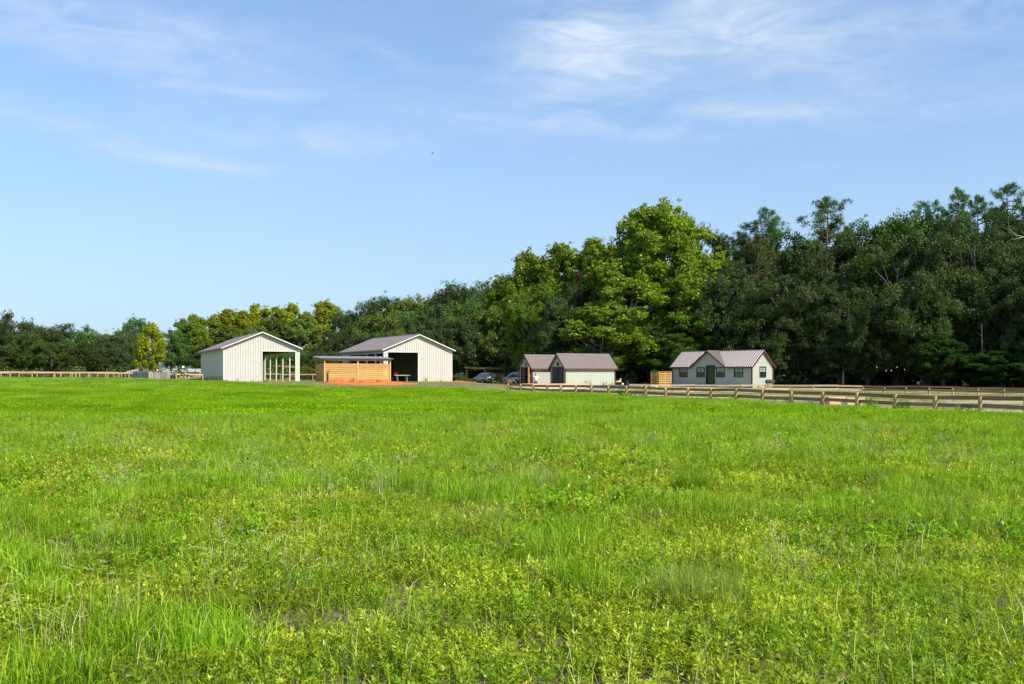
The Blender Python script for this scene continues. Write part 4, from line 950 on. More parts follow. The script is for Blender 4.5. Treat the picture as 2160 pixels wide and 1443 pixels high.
# string lights in the wood, bird in the sky
slg = thing('string_lights', 'sagging string of small warm bulbs hanging under the dark trees', 'string lights', (0, 0, 0), 0)
m_bulb = surf('lit_bulb', (.9, .4, .15), None, .4, 2, bump=0, emis=((1.0, .36, .10), 1.6)); m_cable = m_black
bp_ = [(1815, 755), (1851.7, 774.4), (1873.5, 782), (1886.5, 782), (1901, 774.4), (1919, 779.7), (1950, 752)]
bpts = [Vector(((x - 1080) / F * 112, 112 + .3 * i, zat(y, 112) + .1)) for i, (x, y) in enumerate(bp_)]
q = MB(); q.tube(bpts, [.012] * len(bpts), 5); q.obj('cable', m_cable, slg)
for p in bpts[1:-1]:
    q = MB(); q.tube([p + Vector((0, 0, -.02)), p + Vector((0, 0, -.06)), p + Vector((0, 0, -.12)), p + Vector((0, 0, -.17))], [.012, .024, .026, .01], 8); q.obj('bulb', m_bulb, slg, smooth=True)
bird = thing('bird', 'small dark bird flying in the clear sky above the barns', 'bird', ((912.5 - 1080) / F * 70, 70, zat(323.5, 70)), R(20))
skin('body', [(-.07, 0, 0, .012), (0, 0, 0, .028), (.06, 0, .01, .02), (.085, 0, .01, .006)], [(0, 1), (1, 2), (2, 3)], m_black, bird, 1)
for s_ in (-1, 1):
    q = MB(); q.hexa([(-.03, 0, 0), (.04, 0, 0), (.0, s_ * .13, .04), (-.05, s_ * .12, .04), (-.03, 0, .006), (.04, 0, .006), (.0, s_ * .13, .045), (-.05, s_ * .12, .045)]); q.obj('wing', m_black, bird)
q = MB(); q.hexa([(-.06, -.01, 0), (-.06, .01, 0), (-.13, .03, 0), (-.13, -.03, 0), (-.06, -.01, .005), (-.06, .01, .005), (-.13, .03, .005), (-.13, -.03, .005)]); q.obj('tail', m_black, bird)
# red and white yard equipment in the wood's shade
m_dred = surf('dark_red_paint', (.12, .012, .012), None, .6, 4, bump=0)
hb = thing('log_splitter', 'red and pale machine half hidden in shade behind the right hand fence', 'machine', (*at(1932, 111)[:2], .02), R(10)); hb.scale = (.8, .8, .9)
q = MB(); q.bar((-.35, 0, 0), (-.35, 0, 1.0), .12, .12); q.obj('mast', m_dred, hb); q = MB(); q.bar((-.9, 0, .45), (.9, 0, .5), .16, .14); q.obj('beam', m_dred, hb)
q = MB(); q.box(.2, .5, -.15, .15, .6, .95); q.obj('engine', m_white, hb, bevel=.03)
q = MB(); q.bar((-.35, 0, 1.0), (-.6, 0, 1.15), .05, .05); q.bar((.9, 0, .55), (1.6, 0, .95), .05, .05); q.obj('handle', m_wth, hb)
for s_ in (-1, 1): q = MB(); q.disc((0, s_ * .4, .25), (0, 1, 0), .25, .25, .14, 14); q.obj('wheel', m_rubber, hb)
#PART2
# ------------------------------------------------------------------ trees
def unit(v): return v / (np.linalg.norm(v, axis=-1, keepdims=True) + 1e-9)
def leaf_quads(c, axis, nrm, ln, wd):
    """rhombic leaves: centre c, long axis, approximate normal, length, width"""
    axis = unit(axis); side = unit(np.cross(axis, nrm)); nn = np.cross(side, axis)
    a = c - axis * ln[:, None] * .5; b = c + axis * ln[:, None] * .5
    m1 = c + side * wd[:, None] * .5 + nn * ln[:, None] * .08; m2 = c - side * wd[:, None] * .5 + nn * ln[:, None] * .08
    v = np.stack([a, m1, b, m2], 1).reshape(-1, 3); n = len(c); q = np.arange(n * 4).reshape(n, 4); return v, q
def clump_leaves(r_, centers, radii, per, size, flat=.75, shell=.55, asp=.62, ax_up=.0):
    C = np.repeat(centers, per, 0); Rr = np.repeat(radii, per); n = len(C)
    d = unit(r_.normal(size=(n, 3))); rad = Rr * (shell + (1 - shell) * r_.random(n) ** .6) * (1 + .18 * r_.normal(size=n))
    off = d * rad[:, None]; off[:, 2] *= flat; p = C + off
    nrm = unit(d + .65 * r_.normal(size=(n, 3)) + np.array([0, 0, .25])); ax = np.cross(nrm, unit(r_.normal(size=(n, 3)))) + np.array([0, 0, ax_up])
    ln = size * (.7 + .6 * r_.random(n)); v, q = leaf_quads(p, ax, nrm, ln, ln * asp)
    ct = np.repeat(r_.random(len(centers)), per) * .35
    tint = np.repeat(np.clip(ct + .65 * r_.random(n), 0, 1), 4)
    return v, q, tint
def join(parts):
    V = []; Q = []; T = []; k = 0
    for v, q, t_ in parts: V.append(v); Q.append(q + k); T.append(t_); k += len(v)
    return np.concatenate(V), np.concatenate(Q), np.concatenate(T)
m_bark = surf('grey_bark', (.10, .085, .07), (.065, .055, .045), .9, 2, (3, 3, .6), amt=.7, bump=.4)
m_barkw = surf('pale_sycamore_bark', (.50, .47, .40), (.24, .21, .17), .8, 1.6, (2, 2, .6), amt=.8, bump=.2)
m_barkp = surf('brown_pine_bark', (.13, .085, .06), (.085, .055, .04), .9, 3, (3, 3, .8), amt=.7, bump=.4)
def limb_path(r_, a, b, n=5, bend=.12):
    a = np.array(a, float); b = np.array(b, float); L = np.linalg.norm(b - a); pts = []
    for i in range(n):
        f = i / (n - 1); p = a + (b - a) * f; p[2] += math.sin(f * math.pi) * -.10 * L if b[2] > a[2] else 0
        if 0 < i < n - 1: p += r_.normal(size=3) * bend * L * .3
        pts.append(tuple(p))
    return pts
def lobed(seed, rx, rz, zc, lobes, subs, per, size, lobe_r=(1.3, 2.2), sub_r=(.4, .8), low=.6, asp=.62, taper=0.0, fl=.85, shell=.35, trunk=None, limb_r=.14, tipup=.2):
    """crown of large lobes, each carrying small leaf clumps on its outer side, with limbs reaching into the lobes"""
    r_ = np.random.default_rng(seed); L = []; LR = []; tries = 0
    while len(L) < lobes and tries < 5000:
        tries += 1; d = unit(r_.normal(size=3)); s_ = r_.uniform(.35, 1.0) ** .6
        wob = 1 + .16 * math.sin(3 * math.atan2(d[1], d[0]) + seed); k = 1 - taper * max(0, d[2])
        p = np.array([d[0] * rx * s_ * wob * k, d[1] * rx * s_ * wob * k, zc + d[2] * rz * s_])
        if p[2] < low + .6: continue
        if L and min(np.linalg.norm(np.array(L) - p, axis=1)) < lobe_r[0] * .75 and tries < 3000: continue
        L.append(p); LR.append(r_.uniform(*lobe_r))
    L = np.array(L); LR = np.array(LR); cen = np.array([0, 0, zc - rz * .35])
    out = unit(L - cen); I = np.repeat(np.arange(len(L)), subs); d = unit(unit(r_.normal(size=(len(I), 3))) + out[I] * .75 + np.array([0, 0, .2]))
    cs = L[I] + d * (LR[I] * r_.uniform(.55, 1.08, len(I)))[:, None] * np.array([1, 1, fl]); cs = cs[cs[:, 2] > low]
    A = clump_leaves(r_, cs, r_.uniform(*sub_r, len(cs)), per, size, flat=.85, shell=shell, asp=asp)
    nt = int(len(cs) * .8); tp_ = cs[r_.integers(0, len(cs), nt)]; tp_ = tp_ + unit(unit(tp_ - cen) + .5 * r_.normal(size=(nt, 3)) + [0, 0, tipup]) * r_.uniform(.3, 1.1, (nt, 1)); B = clump_leaves(r_, tp_, np.full(nt, .30), 16, size * .85, asp=asp)
    mb = MB(); H = zc + rz * .75; tp = []; rad = []
    for i in range(8): f = i / 7; tp.append((.3 * math.sin(f * 4 + seed) * f, .3 * math.cos(f * 3 + seed) * f, -.4 + f * (H + .4))); rad.append((trunk or .42) * (1 - f) ** .7 + .03)
    mb.tube(tp, rad, 8)
    for i in range(len(L)):
        f = np.clip((L[i][2] - LR[i] * 1.2 - np.hypot(L[i][0], L[i][1]) * .5) / H, .12, .92); k = f * 7; k0 = int(min(k, 6)); st_ = np.array(tp[k0]) * (1 - (k - k0)) + np.array(tp[k0 + 1]) * (k - k0)
        pth = limb_path(r_, st_, L[i], 5, .12); mb.tube(pth, [limb_r, limb_r * .8, limb_r * .6, limb_r * .4, limb_r * .2], 6, False)
        for j in np.nonzero(I == i)[0][:4]:
            if j < len(cs): mb.tube([tuple(L[i]), tuple((L[i] + cs[j]) / 2 + r_.normal(size=3) * .1), tuple(cs[j])], [limb_r * .3, limb_r * .2, .01], 4, False)
    return join([A, B]), mb
def oak(seed, rx=5.0, rz=5.0, zc=6.2, lobes=26, low=.8, per=95, **k): return lobed(seed, rx * .72, rz * .72, zc, lobes, 11, per, .225, (1.4, 2.1), (.45, .85), low=low, **k)
def sycamore(seed, H=18., rx=4.2, lobes=76, size=.255, low=2.0, taper=.35, **k): return lobed(seed, rx, (H - low) * .5 - .8, low + (H - low) * .5, lobes, 11, 62, size, (.75, 1.35), (.35, .75), tipup=.8, low=low, asp=.9, taper=taper, fl=1.0, shell=.2, limb_r=.10, **k)
def pine(seed, H=20., clear=.35, spread=3.6, n=50, tuft=44, size=.42, tufts=6):
    r_ = np.random.default_rng(seed); mb = MB(); cs = []
    tp = [(.12 * math.sin(i + seed), .12 * math.cos(i * 1.3 + seed), H * i / 7 - .3 * (i == 0)) for i in range(8)]; mb.tube(tp, [.30, .27, .24, .20, .16, .12, .07, .025], 7)
    for i in range(n):
        f = clear + (1 - clear) * (i + r_.random()) / n; a = i * 2.4 + r_.normal() * .5; st_ = np.array([0, 0, f * H])
        g = (f - clear) / (1 - clear); L = spread * (1 - g) ** .42 * r_.uniform(.45, 1.15) + .3
        en = st_ + np.array([math.cos(a) * L, math.sin(a) * L, L * r_.uniform(.05, .55)]); pth = limb_path(r_, st_, en, 4, .1); mb.tube(pth, [.06, .045, .03, .015], 4, False)
        for k in range(tufts):
            b = np.array(pth[1]) + (en - np.array(pth[1])) * r_.uniform(.15, 1.05); cs.append(b + r_.normal(size=3) * [.28, .28, .2] * min(1, L / 2))
    cs = np.array(cs + [[0, 0, H + .1], [.2, .1, H - .3], [-.2, .1, H - .4]]); C = np.repeat(cs, tuft, 0); m = len(C); d = unit(r_.normal(size=(m, 3)) + [0, 0, .45])
    ln = size * (.7 + .6 * r_.random(m)); v, q = leaf_quads(C + d * ln[:, None] * .6, d, unit(r_.normal(size=(m, 3))), ln, np.full(m, .045))
    return (v, q, np.repeat(np.clip(np.repeat(r_.random(len(cs)), tuft) * .4 + .6 * r_.random(m), 0, 1), 4)), mb
f_oak = foliage('live_oak_leaves', [(.032, .058, .018), (.060, .095, .026), (.12, .16, .045)], .28, hv=.8, gloss=.012)
f_mid = foliage('woodland_leaves', [(.040, .088, .020), (.075, .145, .028), (.14, .21, .048)], .32, hv=.8, gloss=.012)
f_lite = foliage('light_woodland_leaves', [(.075, .12, .022), (.14, .19, .034), (.22, .28, .055)], .32, hv=.7, gloss=.012)
f_syc = foliage('sycamore_leaves', [(.08, .15, .012), (.18, .285, .020), (.45, .53, .055)], .48, hv=.4, gloss=.015)
f_sycg = foliage('green_sycamore_leaves', [(.06, .13, .010), (.12, .22, .016), (.27, .38, .035)], .42, hv=.5, gloss=.012)
f_yel = foliage('yellowing_leaves', [(.13, .18, .008), (.28, .33, .014), (.50, .52, .04)], .42, hv=.3, gloss=.01)
f_pine = foliage('pine_needles', [(.045, .10, .026), (.085, .17, .042), (.16, .27, .07)], .2, hv=.5, gloss=.012)
f_brn = foliage('brownish_needles', [(.06, .07, .025), (.095, .115, .035), (.15, .17, .05)], .2, hv=.4, gloss=.01)
f_grn = foliage('bright_shade_leaves', [(.04, .10, .012), (.075, .165, .018), (.13, .25, .035)], .4, hv=.4, gloss=.012)
f_shd = foliage('shade_tree_leaves', [(.02, .06, .01), (.04, .11, .015), (.08, .18, .03)], .35, hv=.4, gloss=.01)
f_red = foliage('dead_red_leaves', [(.10, .035, .025), (.16, .06, .04), (.22, .10, .06)], .2, hv=.3, gloss=.01)
PROTO = {}
def proto(kind, seed, **k):
    key = (kind, seed)
    if key not in PROTO:
        (v, q, t_), mb = {'oak': oak, 'sycamore': sycamore, 'pine': pine}[kind](seed, **k)
        PROTO[key] = (npmesh('crown', v, q, tint=t_, mat=f_oak), mb.mesh('trunk', True), float(np.percentile(v[:, 2], 99.7)), float(np.percentile(np.abs(v[:, 0]), 97)), v)
        PROTO[key][1].materials.append(m_bark)
    return PROTO[key]
def tree(name, kind, seed, px, topy, wpx, Y, fol, bark, label, group=None, rz=None, cat='tree', dX=0, **k):
    cr, tk, H, Rr, _ = proto(kind, seed, **k)
    X, Y, z = at(px, Y); X += dX; h = zat(topy, Y) - z; w_ = max(wpx / 2 * Y / F, {'oak': .80, 'sycamore': .72, 'pine': .8}[kind] * h / H * Rr)
    r = thing(name, label, cat, (X, Y, z), rnd.uniform(0, 6.28) if rz is None else rz, group); r.scale = (w_ / Rr, w_ / Rr, h / H)
    for nm, me, mt in (('crown', cr, fol), ('trunk', tk, bark)):
        o = bpy.data.objects.new(nm, me); link(o, r); o.material_slots[0].link = 'OBJECT'; o.material_slots[0].material = mt
    return r
for s_ in range(4): proto('oak', s_)
proto('oak', 10, rx=5.6, rz=4.0, zc=4.3, lobes=30, low=.3)
proto('oak', 11, rx=5.8, rz=4.8, zc=5.0, lobes=34, low=.3)
SY1 = dict(H=17.); SYB = dict(H=22., rx=6.6, lobes=210, size=.25, low=1.0, taper=.42, trunk=.6)
for s_ in (5, 6, 7): proto('oak', s_, rx=9.0, rz=9.6, zc=8.8, lobes=64, per=92, low=.6, trunk=.55)
# far left tree line
G1 = 'dark oaks of the far left tree line'
for i, (px, ty, w_, Y) in enumerate([(-90, 672, 150, 190), (-20, 676, 130, 185), (25, 664, 110, 195), (62, 702, 90, 175), (108, 690, 100, 190), (155, 685, 110, 195), (200, 692, 100, 190), (232, 708, 80, 185), (-40, 720, 130, 170), (110, 722, 110, 172), (180, 726, 110, 175), (238, 735, 80, 178)]):
    tree('oak_tree', 'oak', [10, 11][i % 2] if i > 7 else [0, 1, 10, 11][i % 4], px, ty, w_, Y, f_oak if i % 3 else f_mid, m_bark, 'dense dark green oak in the tree line behind the far left fence', G1)
tree('oak_tree', 'oak', 2, 278, 672, 75, 240, f_mid, m_bark, 'tall dark crown standing behind the yellow tree at the far left')
tree('oak_tree', 'oak', 11, 262, 708, 80, 215, f_oak, m_bark, 'lower dark oak just left of the yellow tree behind the plank fence')
tree('sycamore_tree', 'sycamore', 21, 318, 683, 58, 160, f_yel, m_barkw, 'yellow leaved tree standing alone behind the grey plank fence', H=10., rx=2.6, lobes=26, size=.26, low=.6)
tree('oak_tree', 'oak', 3, 362, 700, 80, 230, f_mid, m_bark, 'blue green tree between the yellow tree and the first barn')
tree('sycamore_tree', 'sycamore', 22, 408, 666, 64, 235, f_syc, m_barkw, 'yellow green sycamore rising just left of the first barn roof', **SY1)
tree('sycamore_tree', 'sycamore', 23, 384, 675, 50, 245, f_lite, m_barkw, 'pale brownish green tree behind the sycamore left of the first barn', **SY1)
for i, (px, ty, w_, Y) in enumerate([(482, 655, 84, 250), (545, 645, 78, 255), (582, 650, 60, 260), (614, 643, 66, 258), (646, 660, 50, 255), (450, 672, 60, 245), (515, 658, 70, 240), (575, 672, 80, 235), (632, 676, 80, 232), (540, 690, 80, 225), (480, 690, 80, 228)]):
    tree('sycamore_tree', 'sycamore', 22 + i % 2, px, ty, w_, Y, f_yel if i in (0, 1, 3, 6) else (f_lite if i > 6 else f_syc), m_barkw, 'yellow green sycamore showing above the first barn roof', 'sycamores above the first barn roof', **SY1)
tree('sycamore_tree', 'sycamore', 24, 690, 639, 96, 262, f_yel, m_barkw, 'brightest yellow sycamore crown left of the rising dark wood', **SY1)
# wood rising to the right behind the barns
prof = [(440, 720), (600, 705), (700, 672), (748, 649), (785, 642), (820, 635), (878, 632), (912, 622), (959, 610), (1005, 603), (1063, 589), (1120, 575), (1250, 540)]
pxs, pys = zip(*prof); G2 = 'trees of the dark wood behind the barns'; L2 = 'dark green broadleaf tree in the wood rising behind the barns'
k = 0
for row, (dy, Yb, st_) in enumerate([(0, 250, 42), (26, 225, 46), (54, 200, 50), (84, 182, 54)]):
    px = [740, 700, 560, 430][row]
    while px < 1090 - row * 8:
        if row == 0 and px < 730: px = 735
        ty = np.interp(px, pxs, pys) + dy + rnd.uniform(-8, 8); Y = Yb - (px - 700) * .10 + rnd.uniform(-5, 5); Y = max(Y, 172 + rnd.uniform(0, 8)) if px > 900 else Y
        if row >= 2: ty = max(ty, 690 if px < 800 else ty)
        ty = min(ty, 742)
        if not (px < 640 and row == 1): tree('broadleaf_tree', 'oak', [0, 1, 2, 3, 10, 11][k % 6], px, ty, rnd.uniform(60, 88), Y, (f_oak, f_mid, f_mid, f_oak, f_lite)[(k * 3 + row) % 5], m_bark, L2, G2)
        k += 1; px += st_ * rnd.uniform(.75, 1.2)
for px, ty, w_ in ((640, 770, 26), (655, 774, 22), (700, 778, 20), (668, 776, 22)):
    tree('shrub', 'oak', 10, px, ty, w_, 158, f_lite, m_bark, 'olive shrub behind the gap between first barn and pine shelter', 'shrubs between barn and shelter', cat='shrub')
# the big sycamore group
tree('sycamore_tree', 'sycamore', 24, 1118, 537, 120, 146, f_syc, m_barkw, 'leftmost tall sycamore of the big group above the sheds', **SY1)
tree('sycamore_tree', 'sycamore', 23, 1184, 521, 140, 143, f_syc, m_barkw, 'second tall sycamore from the left in the big group', **SY1)
tree('sycamore_tree', 'sycamore', 22, 1256, 508, 130, 140, f_syc, m_barkw, 'third sycamore, dark centred, just left of the tallest one', **SY1)
tree('sycamore_tree', 'sycamore', 31, 1394, 436, 262, 133, f_syc, m_barkw, 'tallest sycamore with pale trunk showing through its yellow green crown', rz=.6, **SYB)
tree('broadleaf_tree', 'oak', 7, 1072, 622, 110, 180, f_sycg, m_bark, 'leaning green tree hanging over the parked cars')
tree('broadleaf_tree', 'oak', 1, 1118, 640, 110, 174, f_sycg, m_bark, 'green tree directly behind the left sage shed')
tree('broadleaf_tree', 'oak', 6, 1140, 600, 110, 139, f_sycg, m_bark, 'mid green crown between the two leftmost tall sycamores')
tree('broadleaf_tree', 'oak', 7, 1224, 580, 110, 141, f_sycg, m_bark, 'mid green crown below the second and third tall sycamores')
tree('oak_tree', 'oak', 5, 1195, 606, 118, 132, f_oak, m_bark, 'dull dark oak between the sheds and the sycamores')
tree('sycamore_tree', 'sycamore', 23, 1275, 640, 170, 127, f_syc, m_barkw, 'low spreading sycamore right above the sage shed roofs', **SY1)
tree('sycamore_tree', 'sycamore', 24, 1070, 590, 110, 178, f_sycg, m_barkw, 'green sycamore at the left end of the big group, above the cars', **SY1)
tree('sycamore_tree', 'sycamore', 24, 1335, 585, 190, 128, f_syc, m_barkw, 'sunlit lower left part tree at the foot of the tallest sycamore', **SY1)
tree('sycamore_tree', 'sycamore', 22, 1478, 640, 170, 126, f_sycg, m_barkw, 'green lower sycamore right of the tallest one above the cottage end', **SY1)
tree('broadleaf_tree', 'oak', 10, 1250, 735, 120, 124, f_oak, m_bark, 'dark shaded bushy tree behind the right end of the shed')
tree('sycamore_tree', 'sycamore', 22, 1450, 560, 150, 128, f_syc, m_barkw, 'right shoulder sycamore beside the tallest one', **SY1)
tree('broadleaf_tree', 'oak', 2, 1375, 690, 130, 126, f_mid, m_bark, 'shaded green tree behind the slatted screen')
tree('broadleaf_tree', 'oak', 6, 1310, 560, 120, 138, f_mid, m_bark, 'dark broadleaf crown between two sycamores')
tree('pine_tree', 'pine', 43, 1503, 612, 92, 124, f_grn, m_barkp, 'young bright green pine left above the cottage roof', H=9., clear=.05, spread=3.0, n=60, tufts=6, tuft=60)
tree('pine_tree', 'pine', 43, 1422, 705, 100, 121, f_grn, m_barkp, 'low green pine just behind the slatted screen and cottage end', H=9., clear=.05, spread=3.0, n=60, tufts=6, tuft=60)
for px, ty, w_, hh in ((1245, 575, 20, 2.2), (1228, 600, 16, 2), (1228, 652, 16, 2), (1280, 552, 14, 2)):
    X = (px - 1080) / F * 134.5; r = thing('dead_branch', {1245: 'rust red dead foliage on the dark sycamore, larger patch', 1280: 'topmost small patch of rust red dead leaves'}.get(px, 'small rust red patch of dead leaves' + (' below the larger one' if ty > 640 else ' left of the larger one')), 'dead branch', (X, 134.5, zat(ty, 134.5)), 0)
    rr = np.random.default_rng(px); v, q_, t_ = clump_leaves(rr, rr.normal(size=(6, 3)) * [.4, .4, .8], np.full(6, .45), 70, .28, shell=.2); o = bpy.data.objects.new('leaves', npmesh('leaves', v, q_, tint=t_, mat=f_red)); link(o, r)
    q = MB(); q.tube([(0, 2.5, -1), (0, .5, 0), (.1, 0, .8)], [.05, .03, .01], 5); q.obj('branch', m_barkw, r)
# right hand wood
G3 = 'oaks of the dark wood on the right'; L3 = 'dense dark oak in the shaded wood on the right'
PN = dict(H=20., clear=.42, spread=4.0, n=48)
for (px, ty, w_, Y, sd, lb, fo) in [(1622, 438, 100, 130, 40, 'flat topped pine left of the large one above the cottage', f_pine), (1745, 419, 128, 128, 41, 'large spreading pine with bare trunk high above the cottage gable', f_pine),
        (1957, 424, 44, 124, 42, 'slender pine top poking out of the right hand wood', f_pine), (1990, 442, 40, 126, 40, 'short pine top beside the slender one in the right hand wood', f_pine),
        (2024, 400, 64, 122, 42, 'open crowned tall pine second from the right edge', f_pine), (2062, 412, 40, 124, 40, 'narrow pine between the two tallest at the right', f_pine),
        (2126, 388, 92, 120, 41, 'tallest densest pine at the right edge', f_pine), (1582, 468, 60, 132, 42, 'small pine crown at the left of the right hand wood', f_pine), (1600, 500, 110, 126, 40, 'thin brownish pine with grey limbs left of the large oak', f_brn), (2175, 425, 80, 121, 42, 'pine cut off by the right edge of the picture', f_pine)]:
    tree('pine_tree', 'pine', sd, px, ty, w_, Y, fo, m_barkp, lb, **PN)
tree('broadleaf_tree', 'oak', 0, 1881, 460, 26, 127, f_grn, m_bark, 'single bright green treetop on the skyline of the right hand wood')
tree('oak_tree', 'oak', 5, 1705, 548, 210, 120, f_oak, m_bark, 'broad pale topped oak behind and right of the cottage')
tree('oak_tree', 'oak', 6, 1890, 498, 250, 118, f_oak, m_bark, 'wide dark oak in the middle of the right hand wood')
tree('oak_tree', 'oak', 7, 2055, 468, 250, 117, f_oak, m_bark, 'very wide dark oak below the tallest right hand pines')
back = [(1508, 498, 80, 138), (1545, 497, 90, 136), (1655, 487, 110, 136), (1690, 492, 90, 132), (1800, 478, 100, 132), (1845, 482, 90, 132), (1925, 462, 120, 130), (1985, 470, 110, 130), (2080, 450, 110, 128), (2150, 455, 110, 128), (2210, 450, 130, 124), (2290, 440, 150, 118),
        (1530, 560, 120, 124), (1600, 590, 120, 122), (1560, 680, 120, 123), (1640, 640, 130, 119), (1770, 600, 140, 117), (1830, 620, 120, 116), (1960, 590, 150, 114), (2130, 560, 150, 112), (2230, 520, 170, 110), (1720, 690, 130, 118), (1810, 715, 110, 120), (1890, 700, 120, 119), (2190, 640, 150, 108), (2330, 520, 200, 104), (1990, 690, 120, 116), (2090, 690, 130, 114), (1660, 730, 110, 122), (1600, 735, 100, 124)]
for i, (px, ty, w_, Y) in enumerate(back):
    tree('oak_tree', 'oak', [5, 6, 7][i % 3], px, ty, w_, Y, (f_oak, f_oak, f_mid, f_oak)[i % 4], m_bark, L3, G3)
for i in range(16):
    tree('oak_tree', 'oak', [5, 6, 7][i % 3], 1110 + i * 85, 600 - i * 4 if i > 4 else 640, 120, 156 + (i * 7) % 12, f_oak, m_bark, L3, G3)
for i, (X, Y) in enumerate([(62, 92), (70, 80), (66, 100), (78, 90), (84, 104), (92, 84), (74, 68), (60, 118), (70, 125), (80, 118), (90, 100), (48, 142), (30, 150), (12, 152), (60, 138), (20, 138), (38, 136), (52, 128)]):   # the wood goes on outside the frame and in depth
    tree('oak_tree', 'oak', [5, 6, 7][i % 3], 1080 + X / Y * F, HZ - F * (12.5 + rnd.uniform(-2, 3)) / Y, 11 * F / Y, Y, f_oak, m_bark, L3, G3)
tree('broadleaf_tree', 'sycamore', 22, 1990, 716, 96, 109, f_shd, m_bark, 'bright green low tree in front of the dark wood, left of the fence end')
tree('broadleaf_tree', 'sycamore', 23, 2098, 742, 120, 106, f_shd, m_bark, 'bright green low tree nearest the right edge of the picture')
tree('broadleaf_tree', 'oak', 10, 1760, 760, 70, 119, f_oak, m_bark, 'faint low bush in deep shade right of the cottage')
# bare trunks standing in the shade
for (px, ty, Y, r_, lb) in [(1778.5, 788, 109, .11, 'palest bare trunk in the dark wood right of the cottage'), (1756, 797, 111, .12, 'short grey trunk left of the palest trunk'), (1846, 780, 111, .10, 'straight grey trunk under the string lights'), (1897, 783, 112, .06, 'thin pale trunk right of the string lights'), (1699, 798, 110, .05, 'thin pale sapling trunk nearest the cottage'), (1832, 790, 112, .1, 'leaning grey trunk left of the straight one'), (2074, 800, 100, .07, 'slim grey trunk below the bright green tree')]:
    X, Y, z = at(px, Y); Y += 7; X = (px - 1080) / F * Y; z = g1(X, Y); h = 7.0; q = MB(); l_ = rnd.uniform(-.25, .25)
    q.tube([(0, 0, -.2), (l_ * .3, 0, h * .35), (l_, .1, h * .7), (l_ * 1.5, 0, h)], [r_ * 1.3, r_, r_ * .8, r_ * .5], 8)
    for k in range(3): a = rnd.uniform(0, 6.28); zz = h * (.5 + .15 * k); q.tube([(l_ * .7, 0, zz), (l_ * .7 + math.cos(a) * .8, math.sin(a) * .8, zz + .7)], [r_ * .4, r_ * .15], 5)
    o = q.obj('bare_trunk', m_barkw if px == 1778.5 else m_bark, None, smooth=True); o.location = (X, Y, z); tag(o, lb, 'tree trunk')
dbm = MB()
for a, b in (((3.2, 0, -.9), (1.8, .1, -.3)), ((1.8, .1, -.3), (.5, 0, .0)), ((.5, 0, 0), (-.9, 0, .3)), ((-.4, 0, .2), (-1.3, .1, 1.0)), ((.4, 0, 0), (-1.2, .2, -.35)), ((1.8, .1, -.3), (.2, 0, -.8)), ((1.0, 0, -.1), (.2, .1, .6))):
    dbm.tube([a, b], [.035, .015], 5)
o = dbm.obj('dead_limb', m_barkw, None, smooth=True); o.location = (*at(2152, 108)[:2], zat(500, 108)); tag(o, 'bare pale dead limb sticking out of the oak at the right edge', 'dead limb')
# undergrowth closing the wood at ground level
r_ = np.random.default_rng(77); n = 640; px = r_.uniform(1100, 2400, n); Yv = r_.uniform(121, 152, n) - (px > 1640) * 5
cs = np.stack([(px - 1080) / F * Yv, Yv, gz((px - 1080) / F * Yv, Yv) + r_.uniform(.2, 2.6, n)], 1)
v, q_, t_ = clump_leaves(r_, cs, r_.uniform(.7, 1.4, n), 110, .34, shell=.3)
o = bpy.data.objects.new('undergrowth', npmesh('undergrowth', v, q_, tint=t_, mat=f_oak)); link(o); o['kind'] = 'stuff'; o['label'] = 'dark undergrowth filling the wood floor behind sheds and cottage'; o['category'] = 'undergrowth'
n = 260; px = r_.uniform(-150, 1060, n); Yv = r_.uniform(165, 182, n)
cs = np.stack([(px - 1080) / F * Yv, Yv, gz((px - 1080) / F * Yv, Yv) + r_.uniform(.2, 1.2, n)], 1)
v, q_, t_ = clump_leaves(r_, cs, r_.uniform(.8, 1.7, n), 80, .42, shell=.3)
o = bpy.data.objects.new('hedge_scrub', npmesh('hedge_scrub', v, q_, tint=t_, mat=f_mid)); link(o); o['kind'] = 'stuff'; o['label'] = 'mixed green scrub along the foot of the left tree line'; o['category'] = 'scrub'

# ------------------------------------------------------------------ meadow
def blades(r_, n, rad, h0, h1, w0, w1, lean=.45, per=1, jit=0.0, square=False):
    a = r_.uniform(0, 2 * np.pi, n); rr = rad * np.sqrt(r_.random(n)); bx = rr * np.cos(a); by = rr * np.sin(a)
    if square: bx = r_.uniform(-rad, rad, n); by = r_.uniform(-rad, rad, n)
    h = r_.uniform(h0, h1, n); w_ = r_.uniform(w0, w1, n); az_ = r_.uniform(0, 2 * np.pi, n); ln = np.abs(r_.normal(0, lean, n)) + .08
    d = np.stack([np.cos(az_), np.sin(az_), np.zeros(n)], 1); b = np.stack([bx, by, np.full(n, -.01)], 1)
    fa = r_.uniform(0, 2 * np.pi, n); s_ = np.stack([np.cos(fa), np.sin(fa), np.zeros(n)], 1); up = np.array([0, 0, 1.])
    m = b + up * (h * .55)[:, None] + d * (h * ln * .25)[:, None]; t_ = b + up * (h * np.clip(1 - ln * .45, .25, 1))[:, None] + d * (h * ln * .95)[:, None]
    v = np.stack([b - s_ * w_[:, None] / 2, b + s_ * w_[:, None] / 2, m + s_ * w_[:, None] * .42, m - s_ * w_[:, None] * .42, t_], 1).reshape(-1, 3)
    k = np.arange(n)[:, None] * 5; return v, k + np.array([0, 1, 2, 3]), k + np.array([3, 2, 4]), np.repeat(r_.random(n), 5)
